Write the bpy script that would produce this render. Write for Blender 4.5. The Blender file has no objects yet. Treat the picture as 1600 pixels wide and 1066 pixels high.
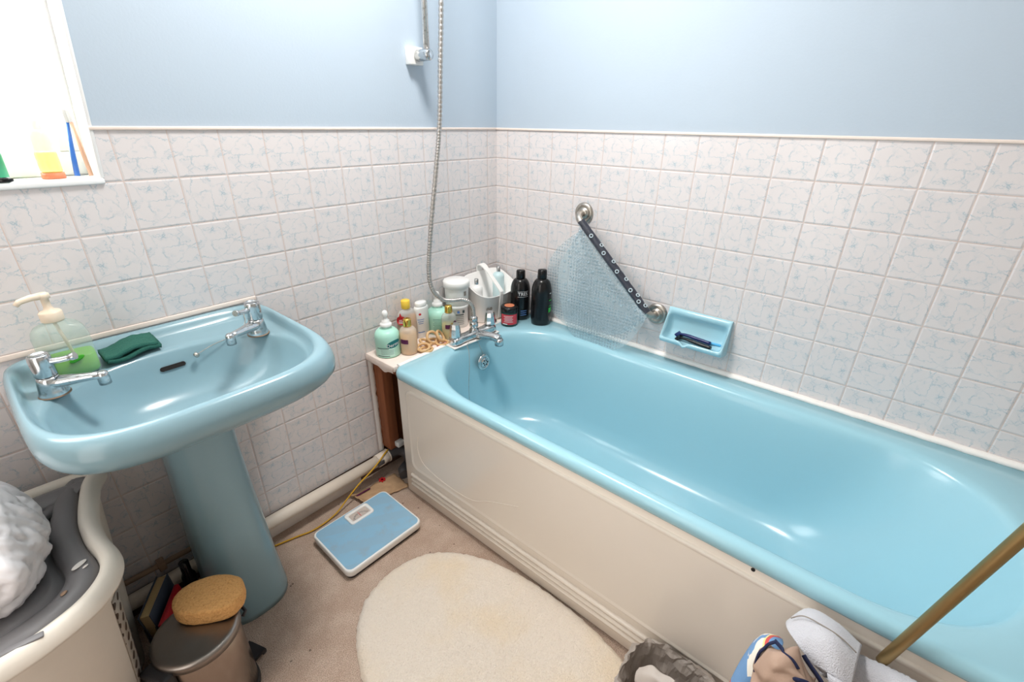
import bpy, bmesh, math, random
from mathutils import Vector, Matrix, noise
random.seed(7)
SC = bpy.context.scene
COL = SC.collection
pi = math.pi
sin, cos = math.sin, math.cos

# ------------------------------------------------------------------ helpers
def lin(c):
    c /= 255.0
    return c / 12.92 if c <= 0.04045 else ((c + 0.055) / 1.055) ** 2.4
def rgb(r, g, b): return (lin(r), lin(g), lin(b), 1.0)

class NT:
    def __init__(s, name):
        s.m = bpy.data.materials.new(name); s.m.use_nodes = True
        s.t = s.m.node_tree; s.t.nodes.clear()
        s.out = s.t.nodes.new('ShaderNodeOutputMaterial')
    def n(s, typ, **kw):
        nd = s.t.nodes.new(typ)
        for k, v in kw.items(): setattr(nd, k, v)
        return nd
    def set(s, sock, v):
        if hasattr(v, 'is_output') or isinstance(v, bpy.types.NodeSocket): s.t.links.new(v, sock)
        else: sock.default_value = v
    def math(s, op, a, b=None, c=None, clamp=False):
        nd = s.n('ShaderNodeMath', operation=op); nd.use_clamp = clamp
        s.set(nd.inputs[0], a)
        if b is not None: s.set(nd.inputs[1], b)
        if c is not None: s.set(nd.inputs[2], c)
        return nd.outputs[0]
    def mix(s, f, a, b):
        nd = s.n('ShaderNodeMix', data_type='RGBA'); s.set(nd.inputs[0], f); s.set(nd.inputs[6], a); s.set(nd.inputs[7], b)
        return nd.outputs[2]
    def smooth(s, v, lo, hi):
        nd = s.n('ShaderNodeMapRange', interpolation_type='SMOOTHSTEP')
        s.set(nd.inputs[0], v); nd.inputs[1].default_value = lo; nd.inputs[2].default_value = hi
        return nd.outputs[0]
    def noise(s, vec, scale, detail=3, rough=.5, dist=0):
        nd = s.n('ShaderNodeTexNoise'); s.set(nd.inputs['Vector'], vec)
        nd.inputs['Scale'].default_value = scale; nd.inputs['Detail'].default_value = detail
        nd.inputs['Roughness'].default_value = rough; nd.inputs['Distortion'].default_value = dist
        return nd.outputs[0]
    def obj(s): return s.n('ShaderNodeTexCoord').outputs['Object']
    def bump(s, h, strength, dist=.002):
        nd = s.n('ShaderNodeBump'); nd.inputs['Strength'].default_value = strength; nd.inputs['Distance'].default_value = dist
        s.set(nd.inputs['Height'], h); return nd.outputs[0]
    def pbsdf(s, color, rough=.5, metal=0, normal=None, coat=0, spec=.5, trans=0, ior=1.45, sheen=0, sss=0):
        p = s.n('ShaderNodeBsdfPrincipled')
        s.set(p.inputs['Base Color'], color); s.set(p.inputs['Roughness'], rough); s.set(p.inputs['Metallic'], metal)
        p.inputs['Coat Weight'].default_value = coat; p.inputs['Specular IOR Level'].default_value = spec
        p.inputs['Transmission Weight'].default_value = trans; p.inputs['IOR'].default_value = ior
        p.inputs['Sheen Weight'].default_value = sheen
        if normal is not None: s.set(p.inputs['Normal'], normal)
        return p.outputs[0]
    def done(s, sh): s.t.links.new(sh, s.out.inputs[0]); return s.m

def plain(name, c, rough=.5, metal=0, var=.04, bump=0, bscale=200, vscale=25, **kw):
    t = NT(name); o = t.obj()
    n = t.noise(o, vscale, 4, .6)
    f = t.math('MULTIPLY_ADD', n, 2 * var, 1 - var)
    mul = t.n('ShaderNodeMix', data_type='RGBA', blend_type='MULTIPLY'); mul.inputs[0].default_value = 1
    mul.inputs[6].default_value = c
    cmb = t.n('ShaderNodeCombineColor'); 
    for i in range(3): t.set(cmb.inputs[i], f)
    t.set(mul.inputs[7], cmb.outputs[0])
    nrm = t.bump(t.noise(o, bscale, 3), bump, .002) if bump else None
    return t.done(t.pbsdf(mul.outputs[2], rough, metal, nrm, **kw))

def clear(name, c, alpha=.35, rough=.08, bump=None):
    """thin see-through plastic: part of the light passes straight on, the rest is glossy body colour"""
    t = NT(name); o = t.obj()
    nrm = None
    if bump: nrm = t.bump(t.noise(o, bump[0], 2), bump[1], .002)
    b = t.pbsdf(c, rough, 0, nrm)
    tr = t.n('ShaderNodeBsdfTransparent'); tr.inputs[0].default_value = (min(1, c[0] * .3 + .7), min(1, c[1] * .3 + .7), min(1, c[2] * .3 + .7), 1)
    mx = t.n('ShaderNodeMixShader'); mx.inputs[0].default_value = alpha
    t.t.links.new(tr.outputs[0], mx.inputs[1]); t.t.links.new(b, mx.inputs[2])
    return t.done(mx.outputs[0])

class MB:
    def __init__(s): s.bm = bmesh.new()
    def merge(s, bm2, mi=0):
        vs = [s.bm.verts.new(v.co) for v in bm2.verts]
        bm2.verts.index_update()
        for f in bm2.faces:
            try:
                nf = s.bm.faces.new([vs[v.index] for v in f.verts]); nf.smooth = f.smooth; nf.material_index = mi or f.material_index
            except ValueError: pass
        bm2.free(); return vs
    def box(s, lo, hi, bevel=0, seg=2, M=None, mi=0, smooth=True):
        b = bmesh.new(); bmesh.ops.create_cube(b, size=1)
        for v in b.verts:
            v.co = Vector([lo[i] + (v.co[i] + .5) * (hi[i] - lo[i]) for i in range(3)])
        if bevel: bmesh.ops.bevel(b, geom=b.edges[:], offset=bevel, segments=seg, profile=.5, affect='EDGES')
        if M is not None: bmesh.ops.transform(b, matrix=M, verts=b.verts)
        for f in b.faces: f.smooth = smooth and bevel > 0
        return s.merge(b, mi)
    def loft(s, loops, cap0=True, cap1=True, closed=True, mi=0, smooth=True):
        rings = [[s.bm.verts.new(Vector(p)) for p in L] for L in loops]
        n = len(rings[0])
        for a, b in zip(rings, rings[1:]):
            for i in range(n if closed else n - 1):
                j = (i + 1) % n
                try: f = s.bm.faces.new((a[i], a[j], b[j], b[i])); f.smooth = smooth; f.material_index = mi
                except ValueError: pass
        for flag, r, rev in ((cap0, rings[0], True), (cap1, rings[-1], False)):
            if flag and closed:
                try: f = s.bm.faces.new(r[::-1] if rev else r); f.smooth = False; f.material_index = mi
                except ValueError: pass
        return rings
    def lathe(s, prof, c=(0, 0, 0), seg=32, sx=1, sy=1, M=None, mi=0, cap0=True, cap1=True, rot=0):
        loops = []
        for r, z in prof:
            L = []
            for i in range(seg):
                a = 2 * pi * i / seg
                x, y = r * sx * cos(a), r * sy * sin(a)
                x, y = x * cos(rot) - y * sin(rot), x * sin(rot) + y * cos(rot)
                p = Vector((x, y, z))
                if M is not None: p = M @ p
                L.append(p + Vector(c))
            loops.append(L)
        return s.loft(loops, cap0, cap1, mi=mi)
    def tube(s, pts, r, seg=12, caps=True, mi=0, ry=None):
        pts = [Vector(p) for p in pts]; n = len(pts)
        rs = r if isinstance(r, (list, tuple)) else [r] * n
        up = None; loops = []
        for i, p in enumerate(pts):
            d = (pts[min(i + 1, n - 1)] - pts[max(i - 1, 0)]).normalized()
            if up is None:
                up = Vector((0, 0, 1)) if abs(d.z) < .9 else Vector((1, 0, 0))
            up = (up - d * up.dot(d)).normalized(); sd = d.cross(up)
            loops.append([p + up * (rs[i] * cos(2 * pi * k / seg)) + sd * ((ry or 1) * rs[i] * sin(2 * pi * k / seg)) for k in range(seg)])
        return s.loft(loops, caps, caps, mi=mi)
    def grid(s, G, mi=0, smooth=True):
        V = [[s.bm.verts.new(Vector(p)) for p in row] for row in G]
        for a, b in zip(V, V[1:]):
            for i in range(len(a) - 1):
                f = s.bm.faces.new((a[i], a[i + 1], b[i + 1], b[i])); f.smooth = smooth; f.material_index = mi
        return V
    def prism(s, poly, d, mi=0, smooth=False):
        """poly: list of 3D points; extruded along vector d"""
        d = Vector(d)
        return s.loft([[Vector(p) for p in poly], [Vector(p) + d for p in poly]], mi=mi, smooth=smooth)

def obj(name, mb, mats, parent=None, loc=None):
    bm = mb.bm if isinstance(mb, MB) else mb
    bmesh.ops.recalc_face_normals(bm, faces=bm.faces)
    me = bpy.data.meshes.new(name); bm.to_mesh(me); bm.free()
    for m in (mats if isinstance(mats, (list, tuple)) else [mats]): me.materials.append(m)
    o = bpy.data.objects.new(name, me); COL.objects.link(o)
    if parent:
        o.parent = parent
        o.matrix_parent_inverse = Matrix.Translation(parent.location).inverted() if parent.get('abs') else Matrix()
    if loc: o.location = loc
    return o
def tag(o, label, cat, group=None, kind=None):
    o['label'] = label; o['category'] = cat
    if group: o['group'] = group
    if kind: o['kind'] = kind
    return o
def thing(name, label, cat, loc=(0, 0, 0), group=None, absolute=False):
    """an Empty at the thing's base; with absolute=True its parts are built in room coordinates"""
    o = bpy.data.objects.new(name, None); COL.objects.link(o); o.location = loc; o.empty_display_size = .05
    if absolute: o['abs'] = 1
    return tag(o, label, cat, group)
def struct(o): o['kind'] = 'structure'; return o
def solid(o, t, off=0):
    m = o.modifiers.new('thickness', 'SOLIDIFY'); m.thickness = t; m.offset = off; return o
def subd(o, n=1):
    m = o.modifiers.new('round', 'SUBSURF'); m.levels = n; m.render_levels = n; return o
def spline(P, n=8, closed=False):
    P = [Vector(p) for p in P]; out = []; N = len(P)
    rng = range(N if closed else N - 1)
    for i in rng:
        g = (lambda k: P[k % N]) if closed else (lambda k: P[max(0, min(N - 1, k))])
        p0, p1, p2, p3 = g(i - 1), g(i), g(i + 1), g(i + 2)
        for k in range(n):
            t = k / n
            out.append(.5 * ((2 * p1) + (p2 - p0) * t + (2 * p0 - 5 * p1 + 4 * p2 - p3) * t * t + (3 * p1 - p0 - 3 * p2 + p3) * t ** 3))
    if not closed: out.append(P[-1])
    return out
def sp(v, e): return math.copysign(abs(v) ** e, v)
def se(cx, a, yb, yf, yc, z, nb=2.2, nf=2.2, N=96):
    L = []
    for i in range(N):
        t = 2 * pi * i / N; c, s = cos(t), sin(t); n = nb if s > 0 else nf
        L.append((cx + a * sp(c, 2 / n), yc + ((yb - yc) if s > 0 else (yc - yf)) * sp(s, 2 / n), z))
    return L
def text_mesh(txt, size, f):
    """flat lettering turned into a mesh whose points go through f(x, y)"""
    cu = bpy.data.curves.new('lettering', 'FONT'); cu.body = txt; cu.size = size; cu.align_x = 'CENTER'; cu.align_y = 'CENTER'; cu.resolution_u = 3
    to = bpy.data.objects.new('lettering', cu); COL.objects.link(to)
    bpy.context.view_layer.update()
    me = bpy.data.meshes.new_from_object(to.evaluated_get(bpy.context.evaluated_depsgraph_get()))
    bpy.data.objects.remove(to)
    bm = bmesh.new(); bm.from_mesh(me); bpy.data.meshes.remove(me)
    for v in bm.verts: v.co = Vector(f(v.co.x, v.co.y))
    return bm
CAM = Vector((-1.5226616, -1.3704971, 1.2992284))
def toward(x, y): return math.atan2(CAM.y - y, CAM.x - x)
def cyl(r, th, z0, sx=1, sy=1, rot=None, lift=.0006):
    """wrap flat (x, y) around an upright bottle of radius r centred on its own origin"""
    def f(x, y):
        a = th + x / r
        if rot is None: return ((r + lift) * cos(a), (r + lift) * sin(a), z0 + y)
        al = a - rot; px, py = (r * sx + lift) * cos(al), (r * sy + lift) * sin(al)
        return (px * cos(rot) - py * sin(rot), px * sin(rot) + py * cos(rot), z0 + y)
    return f
def patch(f, w, h, nx=12, ny=3, shape=None):
    mb = MB(); G = []
    for j in range(ny + 1):
        row = []
        for i in range(nx + 1):
            u, v = i / nx * 2 - 1, j / ny * 2 - 1
            if shape == 'oval':
                u, v = u * math.sqrt(max(0, 1 - v * v / 2)), v * math.sqrt(max(0, 1 - u * u / 2))
            row.append(f(u * w / 2, v * h / 2))
        G.append(row)
    mb.grid(G); return mb
def arc_prof(r0, z0, r1, z1, n=6, convex=True):
    """quarter round from (r0, z0) to (r1, z1)"""
    out = []
    for i in range(n + 1):
        t = i / n * pi / 2
        if convex: out.append((r1 + (r0 - r1) * cos(t), z0 + (z1 - z0) * sin(t)))
        else: out.append((r0 + (r1 - r0) * sin(t), z1 + (z0 - z1) * cos(t)))
    return out
def nz(p, s=1): return noise.noise(Vector(p) * s)

# ------------------------------------------------------------------ materials
def tile_mat(name, axis, off, flip_first):
    t = NT(name); o = t.obj(); sep = t.n('ShaderNodeSeparateXYZ'); t.set(sep.inputs[0], o)
    W, H = .1083, .10917
    u = t.math('DIVIDE', t.math('SUBTRACT', t.math('MULTIPLY', sep.outputs[axis], -1), off), W)
    v = t.math('DIVIDE', t.math('SUBTRACT', 1.278, sep.outputs[2]), H)
    iu, iv = t.math('FLOOR', u), t.math('FLOOR', v)
    lu, lv = t.math('SUBTRACT', u, iu), t.math('SUBTRACT', v, iv)
    cell = t.n('ShaderNodeCombineXYZ'); t.set(cell.inputs[0], iu); t.set(cell.inputs[1], iv); cell.inputs[2].default_value = flip_first
    wn = t.n('ShaderNodeTexWhiteNoise', noise_dimensions='3D'); t.set(wn.inputs[0], cell.outputs[0])
    k = t.math('FLOOR', t.math('MULTIPLY', wn.outputs[0], 4))
    k = t.math('MULTIPLY', k, t.math('GREATER_THAN', v, 1.0))
    loc = t.n('ShaderNodeCombineXYZ'); t.set(loc.inputs[0], t.math('SUBTRACT', lu, .5)); t.set(loc.inputs[1], t.math('SUBTRACT', .5, lv))
    rt = t.n('ShaderNodeVectorRotate', rotation_type='Z_AXIS'); t.set(rt.inputs['Vector'], loc.outputs[0]); t.set(rt.inputs['Angle'], t.math('MULTIPLY', k, pi / 2))
    p = rt.outputs[0]
    # marbling: cracks between warped cells, dense in patches, running on the diagonal
    wv = t.n('ShaderNodeTexNoise'); t.set(wv.inputs['Vector'], p); wv.inputs['Scale'].default_value = 4.5; wv.inputs['Detail'].default_value = 5; wv.inputs['Roughness'].default_value = .65
    off2 = t.n('ShaderNodeVectorMath', operation='MULTIPLY_ADD'); t.set(off2.inputs[0], wv.outputs['Color']); off2.inputs[1].default_value = (.34, .34, 0); t.set(off2.inputs[2], p)
    mp = t.n('ShaderNodeMapping'); t.set(mp.inputs[0], off2.outputs[0]); mp.inputs['Rotation'].default_value = (0, 0, .68); mp.inputs['Scale'].default_value = (1.0, 1.75, 0)
    def crack(scale, wd, sd):
        v_ = t.n('ShaderNodeTexVoronoi', feature='DISTANCE_TO_EDGE', voronoi_dimensions='2D'); v_.inputs['Scale'].default_value = scale
        ad = t.n('ShaderNodeVectorMath', operation='ADD'); t.set(ad.inputs[0], mp.outputs[0]); ad.inputs[1].default_value = (sd, sd * .7, 0)
        t.set(v_.inputs['Vector'], ad.outputs[0])
        return t.math('SUBTRACT', 1, t.smooth(v_.outputs['Distance'], 0, wd))
    mk = t.smooth(t.noise(p, 3.0, 3), .40, .66)
    mk2 = t.smooth(t.noise(off2.outputs[0], 3.4, 2), .50, .66)
    vein = t.math('MAXIMUM', t.math('MULTIPLY', crack(2.1, .055, 4.3), t.math('MULTIPLY_ADD', mk, .85, .12)), t.math('MULTIPLY', crack(5.2, .085, 9.1), mk2))
    body = t.mix(t.math('MAXIMUM', t.math('MULTIPLY', vein, .74), t.math('MULTIPLY', mk2, .10)), rgb(222, 216, 216), rgb(146, 176, 190))
    d = t.math('MINIMUM', t.math('MINIMUM', lu, t.math('SUBTRACT', 1, lu)), t.math('MINIMUM', lv, t.math('SUBTRACT', 1, lv)))
    g = t.smooth(d, .006, .012)
    dirt = t.noise(o, 9, 3)
    grout = t.mix(dirt, rgb(220, 204, 197), rgb(202, 180, 170))
    colr = t.mix(g, grout, body)
    h = t.math('ADD', t.smooth(d, .004, .045), t.math('MULTIPLY', vein, .05))
    nrm = t.bump(h, .5, .0022)
    rough = t.math('MULTIPLY_ADD', g, -.42, .62)
    return t.done(t.pbsdf(colr, rough, 0, nrm))

M = {}
M['tile_l'] = tile_mat('tile_left', 0, .0544 - .1083, 3.0)
M['tile_r'] = tile_mat('tile_right', 1, .0581 - .1083, 9.0)
t = NT('blue_paint'); o = t.obj()
M['paint'] = t.done(t.pbsdf(t.mix(t.noise(o, 3, 3), rgb(178, 192, 206), rgb(181, 195, 208)), .55, 0, t.bump(t.noise(o, 160, 3), .18, .0015)))
M['plaster'] = plain('bare_plaster', rgb(96, 74, 62), .9, var=.3, bump=.5, bscale=60)
M['neutral'] = plain('neutral_wall', rgb(170, 162, 154), .7)
M['ceil'] = plain('ceiling_white', rgb(240, 240, 238), .8)
M['white_gloss'] = plain('white_gloss', rgb(240, 240, 240), .25, var=.02)
t = NT('carpet'); o = t.obj()
base = t.mix(t.smooth(t.noise(o, 14, 5, .65), .35, .7), rgb(204, 178, 160), rgb(222, 199, 182))
fine = t.noise(o, 420, 2)
c2 = t.mix(t.math('MULTIPLY', t.smooth(fine, .38, .66), .55), base, rgb(118, 94, 78))
vor = t.n('ShaderNodeTexVoronoi'); vor.inputs['Scale'].default_value = 26; t.set(vor.inputs['Vector'], o)
spk = t.math('MULTIPLY', t.math('LESS_THAN', vor.outputs['Distance'], .085), t.math('GREATER_THAN', t.noise(o, 5, 2), .52))
c3 = t.mix(t.math('MULTIPLY', spk, .6), c2, rgb(70, 52, 46))
M['carpet'] = t.done(t.pbsdf(c3, .95, 0, t.bump(t.math('ADD', fine, t.noise(o, 180, 3)), .8, .004), spec=.1, sheen=.2))
t = NT('rug_pile'); o = t.obj()
f = t.noise(o, 260, 3, .7); big = t.noise(o, 6, 3)
c = t.mix(t.smooth(big, .4, .75), rgb(246, 234, 220), rgb(247, 229, 204))
c = t.mix(t.math('MULTIPLY', t.smooth(f, .5, .75), .3), c, rgb(196, 172, 150))
M['rug'] = t.done(t.pbsdf(c, .95, 0, t.bump(t.math('ADD', f, t.noise(o, 120, 2)), .9, .005), spec=.1, sheen=.3))
def enamel(name, c, rough=.2, coat=.12):
    t = NT(name); o = t.obj()
    cc = t.mix(t.noise(o, 3, 3), c, tuple(list(x * .96 for x in c[:3]) + [1]))
    return t.done(t.pbsdf(cc, t.math('MULTIPLY_ADD', t.noise(o, 12, 3), .08, rough - .03), 0, None, coat=coat))
M['bath'] = enamel('bath_blue', rgb(160, 206, 220))
M['basin'] = enamel('basin_blue', rgb(136, 167, 178))
M['dish'] = enamel('dish_blue', rgb(166, 210, 224), .1)
M['panel'] = plain('cream_acrylic', rgb(244, 234, 222), .22, var=.03, vscale=4, coat=.2)
def chrome(name, c=(205, 208, 210), rough=.12):
    t = NT(name); o = t.obj(); n = t.noise(o, 90, 4, .65)
    cc = t.mix(t.smooth(n, .52, .72), rgb(*c), rgb(int(c[0] * .78), int(c[1] * .76), int(c[2] * .74)))
    return t.done(t.pbsdf(cc, t.math('MULTIPLY_ADD', n, .25, rough - .05), 1.0))
M['chrome'] = chrome('chrome')
M['rail'] = chrome('rail_chrome', (226, 222, 218), .3)
M['chrome_soft'] = chrome('brushed_steel', (190, 184, 176), .28)
M['bin_lid'] = plain('bin_lid_steel', rgb(150, 142, 136), .36, 1.0, var=.08, vscale=40)
M['bin_steel'] = plain('bin_steel', rgb(168, 156, 146), .22, 1.0, var=.04)
M['brass'] = plain('brass_tube', rgb(176, 150, 104), .42, 1.0, var=.05)
M['gold'] = chrome('gold_cap', (226, 190, 96), .18)
M['white_pl'] = plain('white_plastic', rgb(240, 240, 238), .32, var=.02)
M['white_mat'] = plain('white_matt', rgb(238, 233, 228), .6, var=.05)
M['caulk'] = plain('white_caulk', rgb(244, 240, 236), .55, var=.06, bump=.5, bscale=40)
M['ledge'] = plain('painted_ledge', rgb(240, 224, 214), .5, var=.07, bump=.4, bscale=50)
M['pipe'] = plain('waste_pipe', rgb(228, 216, 202), .4, var=.08)
M['grey_pl'] = plain('grey_plastic', rgb(88, 86, 88), .5, var=.06)
M['lid_grey'] = plain('lid_grey', rgb(122, 120, 122), .42, var=.07, vscale=9)
M['dark_pl'] = plain('dark_plastic', rgb(42, 40, 42), .4, var=.1)
M['black'] = plain('black_plastic', rgb(20, 20, 22), .22, var=.05)
M['hole'] = plain('dark_hole', rgb(24, 18, 16), .8)
M['cream_pl'] = plain('cream_plastic', rgb(232, 224, 212), .38, var=.03)
M['mint'] = plain('mint_plastic', rgb(180, 232, 214), .35, var=.02)
M['teal'] = plain('teal_label', rgb(16, 110, 112), .4)
M['ink'] = plain('dark_ink', rgb(60, 76, 80), .5)
M['blue_ink'] = plain('blue_ink', rgb(90, 130, 190), .5)
M['white_ink'] = plain('white_ink', rgb(235, 235, 235), .5)
M['mint_lbl'] = plain('mint_label', rgb(196, 236, 222), .45)
M['red'] = plain('red_label', rgb(200, 32, 40), .4)
M['redjar'] = plain('red_jar_label', rgb(206, 62, 76), .4)
M['purple'] = plain('purple_label', rgb(88, 26, 72), .4)
M['peach'] = clear('peach_lotion_bottle', rgb(238, 226, 210), .42, .2)
M['peach_liq'] = plain('peach_liquid', rgb(230, 184, 126), .3, var=.03)
M['amber'] = plain('amber_liquid', rgb(212, 140, 38), .2, var=.03)
M['yellow_liq'] = plain('yellow_liquid', rgb(222, 204, 110), .2, var=.04)
M['clear'] = clear('clear_plastic', rgb(232, 236, 234), .38, .12)
M['soap_clear'] = clear('soap_bottle_plastic', rgb(214, 228, 222), .26, .1)
M['green_liq'] = clear('green_soap', rgb(128, 200, 50), .85, .12)
M['green_lbl'] = plain('green_emblem', rgb(70, 178, 40), .4)
M['yellow_pl'] = plain('yellow_cap', rgb(246, 206, 74), .35)
M['pump'] = plain('aged_pump', rgb(230, 212, 190), .4, var=.08)
M['paleblue'] = plain('pale_blue_plastic', rgb(206, 232, 236), .35, var=.02)
M['caddy'] = plain('caddy_plastic', rgb(246, 244, 242), .45, var=.03)
M['heart'] = plain('grey_heart', rgb(150, 141, 133), .6, var=.2, vscale=150)
M['wood_ring'] = plain('wooden_ring', rgb(214, 176, 128), .45, var=.12, vscale=60)
M['orange_lid'] = plain('orange_leaf', rgb(206, 124, 88), .5)
M['darkgreen'] = plain('dark_green_plastic', rgb(20, 58, 56), .3)
M['green_band'] = plain('bright_green', rgb(50, 190, 74), .4)
t = NT('scourer'); o = t.obj(); f = t.noise(o, 500, 3, .7)
M['scour'] = t.done(t.pbsdf(t.mix(f, rgb(16, 74, 66), rgb(70, 140, 122)), .9, 0, t.bump(f, 1, .004)))
t = NT('orange_sponge'); o = t.obj(); f = t.noise(o, 240, 3, .7)
vor = t.n('ShaderNodeTexVoronoi'); vor.inputs['Scale'].default_value = 160; t.set(vor.inputs['Vector'], o)
M['sponge'] = t.done(t.pbsdf(t.mix(t.smooth(f, .45, .75), rgb(234, 178, 112), rgb(208, 146, 84)), .9, 0, t.bump(t.math('ADD', f, vor.outputs['Distance']), .8, .004)))
t = NT('wood_post'); o = t.obj(); mp = t.n('ShaderNodeMapping'); t.set(mp.inputs[0], o); mp.inputs['Scale'].default_value = (1, 1, .08)
w = t.noise(mp.outputs[0], 60, 4, .6, 1)
M['timber'] = t.done(t.pbsdf(t.mix(w, rgb(120, 66, 40), rgb(168, 102, 64)), .7))
t = NT('scale_mat'); o = t.obj(); sep = t.n('ShaderNodeSeparateXYZ'); t.set(sep.inputs[0], o)
wv = t.math('SINE', t.math('MULTIPLY', t.math('ADD', sep.outputs[0], sep.outputs[1]), 1700))
bd = t.math('SINE', t.math('MULTIPLY', t.math('ADD', sep.outputs[1], t.math('MULTIPLY', sep.outputs[0], .55)), 62)); sm = t.math('MAXIMUM', t.smooth(t.noise(o, 22, 5, .65), .46, .72), t.math('MULTIPLY', t.math('GREATER_THAN', bd, .3), .4))
cc = t.mix(t.math('MULTIPLY', sm, .45), rgb(142, 190, 220), rgb(158, 166, 176))
M['scale_top'] = t.done(t.pbsdf(cc, .45, 0, t.bump(wv, .4, .001)))
M['dial'] = plain('dial_card', rgb(196, 184, 176), .5, var=.15, vscale=200)
M['cord'] = plain('yellow_cord', rgb(206, 158, 34), .5)
M['paper'] = plain('kraft_paper', rgb(186, 152, 118), .8, var=.3, vscale=38)
M['copper'] = plain('painted_pipe', rgb(150, 122, 100), .5, var=.15)
M['bag'] = plain('crumpled_bag', rgb(156, 146, 138), .5, var=.18, vscale=20)
M['bag_flap'] = plain('bag_flap', rgb(190, 180, 172), .6, var=.08)
M['bag_white'] = plain('white_bag', rgb(232, 228, 230), .42, var=.04, bump=.5, bscale=30)
M['towel'] = plain('white_towel', rgb(206, 205, 211), .95, var=.06, bump=1, bscale=500, sheen=.4)
M['tan'] = plain('tan_cloth', rgb(176, 148, 130), .8, var=.08, bump=.4, bscale=90)
M['navy'] = plain('navy_trim', rgb(24, 32, 66), .8, var=.1)
t = NT('striped_cloth'); o = t.obj(); sep = t.n('ShaderNodeSeparateXYZ'); t.set(sep.inputs[0], o)
q = t.math('ADD', t.math('MULTIPLY', sep.outputs[1], 1.0), t.math('ADD', t.math('MULTIPLY', sep.outputs[2], -.38), t.math('MULTIPLY', t.noise(o, 12, 2), .018)))
fr = t.math('FRACT', t.math('ADD', t.math('MULTIPLY', q, 13), .35))
patchy = t.math('MULTIPLY', t.math('GREATER_THAN', t.noise(o, 30, 2), .44), t.math('LESS_THAN', fr, .36))
c = t.mix(patchy, rgb(112, 152, 196), rgb(234, 228, 216))
c = t.mix(t.math('GREATER_THAN', fr, .88), c, rgb(206, 84, 80))
c = t.mix(t.math('GREATER_THAN', fr, .96), c, rgb(236, 220, 150))
M['striped'] = t.done(t.pbsdf(c, .85, 0, t.bump(t.noise(o, 400, 2), .3, .001)))
# bath mat: thin clear vinyl covered in small domes
t = NT('mat_vinyl'); o = t.obj()
vor = t.n('ShaderNodeTexVoronoi'); vor.inputs['Scale'].default_value = 82; vor.inputs['Randomness'].default_value = .1; t.set(vor.inputs['Vector'], o)
dm = t.smooth(vor.outputs['Distance'], .42, .05)
nrm = t.bump(dm, .9, .003)
ring = t.math('SUBTRACT', 1, t.smooth(t.math('ABSOLUTE', t.math('SUBTRACT', vor.outputs['Distance'], .32)), 0, .14))
c = t.mix(t.math('MULTIPLY', ring, .7), rgb(206, 222, 228), rgb(104, 138, 156))
b = t.pbsdf(c, .12, 0, nrm)
tr = t.n('ShaderNodeBsdfTransparent'); tr.inputs[0].default_value = (.93, .97, .985, 1)
mx = t.n('ShaderNodeMixShader'); t.set(mx.inputs[0], t.math('MULTIPLY_ADD', ring, .30, .28))
t.t.links.new(tr.outputs[0], mx.inputs[1]); t.t.links.new(b, mx.inputs[2])
M['mat'] = t.done(mx.outputs[0])
M['mat_dark'] = clear('mat_dirty_fold', rgb(52, 58, 74), .72, .3, (260, .6))
M['mat_cup'] = clear('mat_suction_cup', rgb(190, 212, 222), .3, .1)
M['mat_ring'] = clear('mat_suction_ring', rgb(214, 228, 234), .7, .15)
# perforated hamper side
t = NT('lattice'); o = t.obj(); sep = t.n('ShaderNodeSeparateXYZ'); t.set(sep.inputs[0], o)
a = t.math('SINE', t.math('MULTIPLY', t.math('ADD', sep.outputs[1], t.math('MULTIPLY', sep.outputs[2], .9)), 130))
b2 = t.math('SINE', t.math('MULTIPLY', t.math('SUBTRACT', sep.outputs[1], t.math('MULTIPLY', sep.outputs[2], .9)), 130))
hh = t.math('GREATER_THAN', t.math('MULTIPLY', a, b2), .25)
M['lattice'] = t.done(t.pbsdf(t.mix(hh, rgb(160, 152, 142), rgb(60, 44, 34)), .5))
t = NT('window_pane')
gl = t.n('ShaderNodeBsdfGlossy'); gl.inputs['Roughness'].default_value = .02
tr = t.n('ShaderNodeBsdfTransparent'); tr.inputs[0].default_value = (.97, .98, .98, 1)
mx = t.n('ShaderNodeMixShader'); mx.inputs[0].default_value = .05
t.t.links.new(tr.outputs[0], mx.inputs[1]); t.t.links.new(gl.outputs[0], mx.inputs[2])
M['pane'] = t.done(mx.outputs[0])
M['blue_pl'] = plain('blue_plastic', rgb(60, 120, 210), .3)
M['navy_pl'] = plain('navy_plastic', rgb(22, 34, 92), .3)
M['sky_pl'] = plain('light_blue_plastic', rgb(88, 176, 222), .35)
M['book_red'] = plain('red_cover', rgb(176, 26, 36), .45)
M['book_blue'] = plain('slate_cover', rgb(70, 78, 92), .5)
M['pages'] = plain('old_pages', rgb(190, 162, 116), .8, var=.12, vscale=150)
M['peach_pl'] = plain('peach_plastic', rgb(236, 190, 160), .4)
M['lime'] = clear('lime_bottle', rgb(240, 240, 150), .5, .2)
M['bgreen'] = plain('green_bottle', rgb(20, 150, 108), .35)

# ------------------------------------------------------------------ the room
XW, YW, ZC = -2.30, -2.02, 2.36
WX0, WX1, WZ0, WZ1 = -2.16, -1.279, 1.167, 2.10     # window opening in the left wall
T = .007
mb = MB()
def wl(x0, x1, z0, z1, y0, y1, mi): mb.box((x0, y0, z0), (x1, y1, z1), mi=mi)
# painted upper part, set back behind the tile face
wl(WX1, .14, 1.278, ZC, .0, .14, 0); wl(XW - .1, WX0, 1.278, ZC, 0, .14, 0); wl(WX0, WX1, WZ1, ZC, 0, .14, 0)
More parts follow.
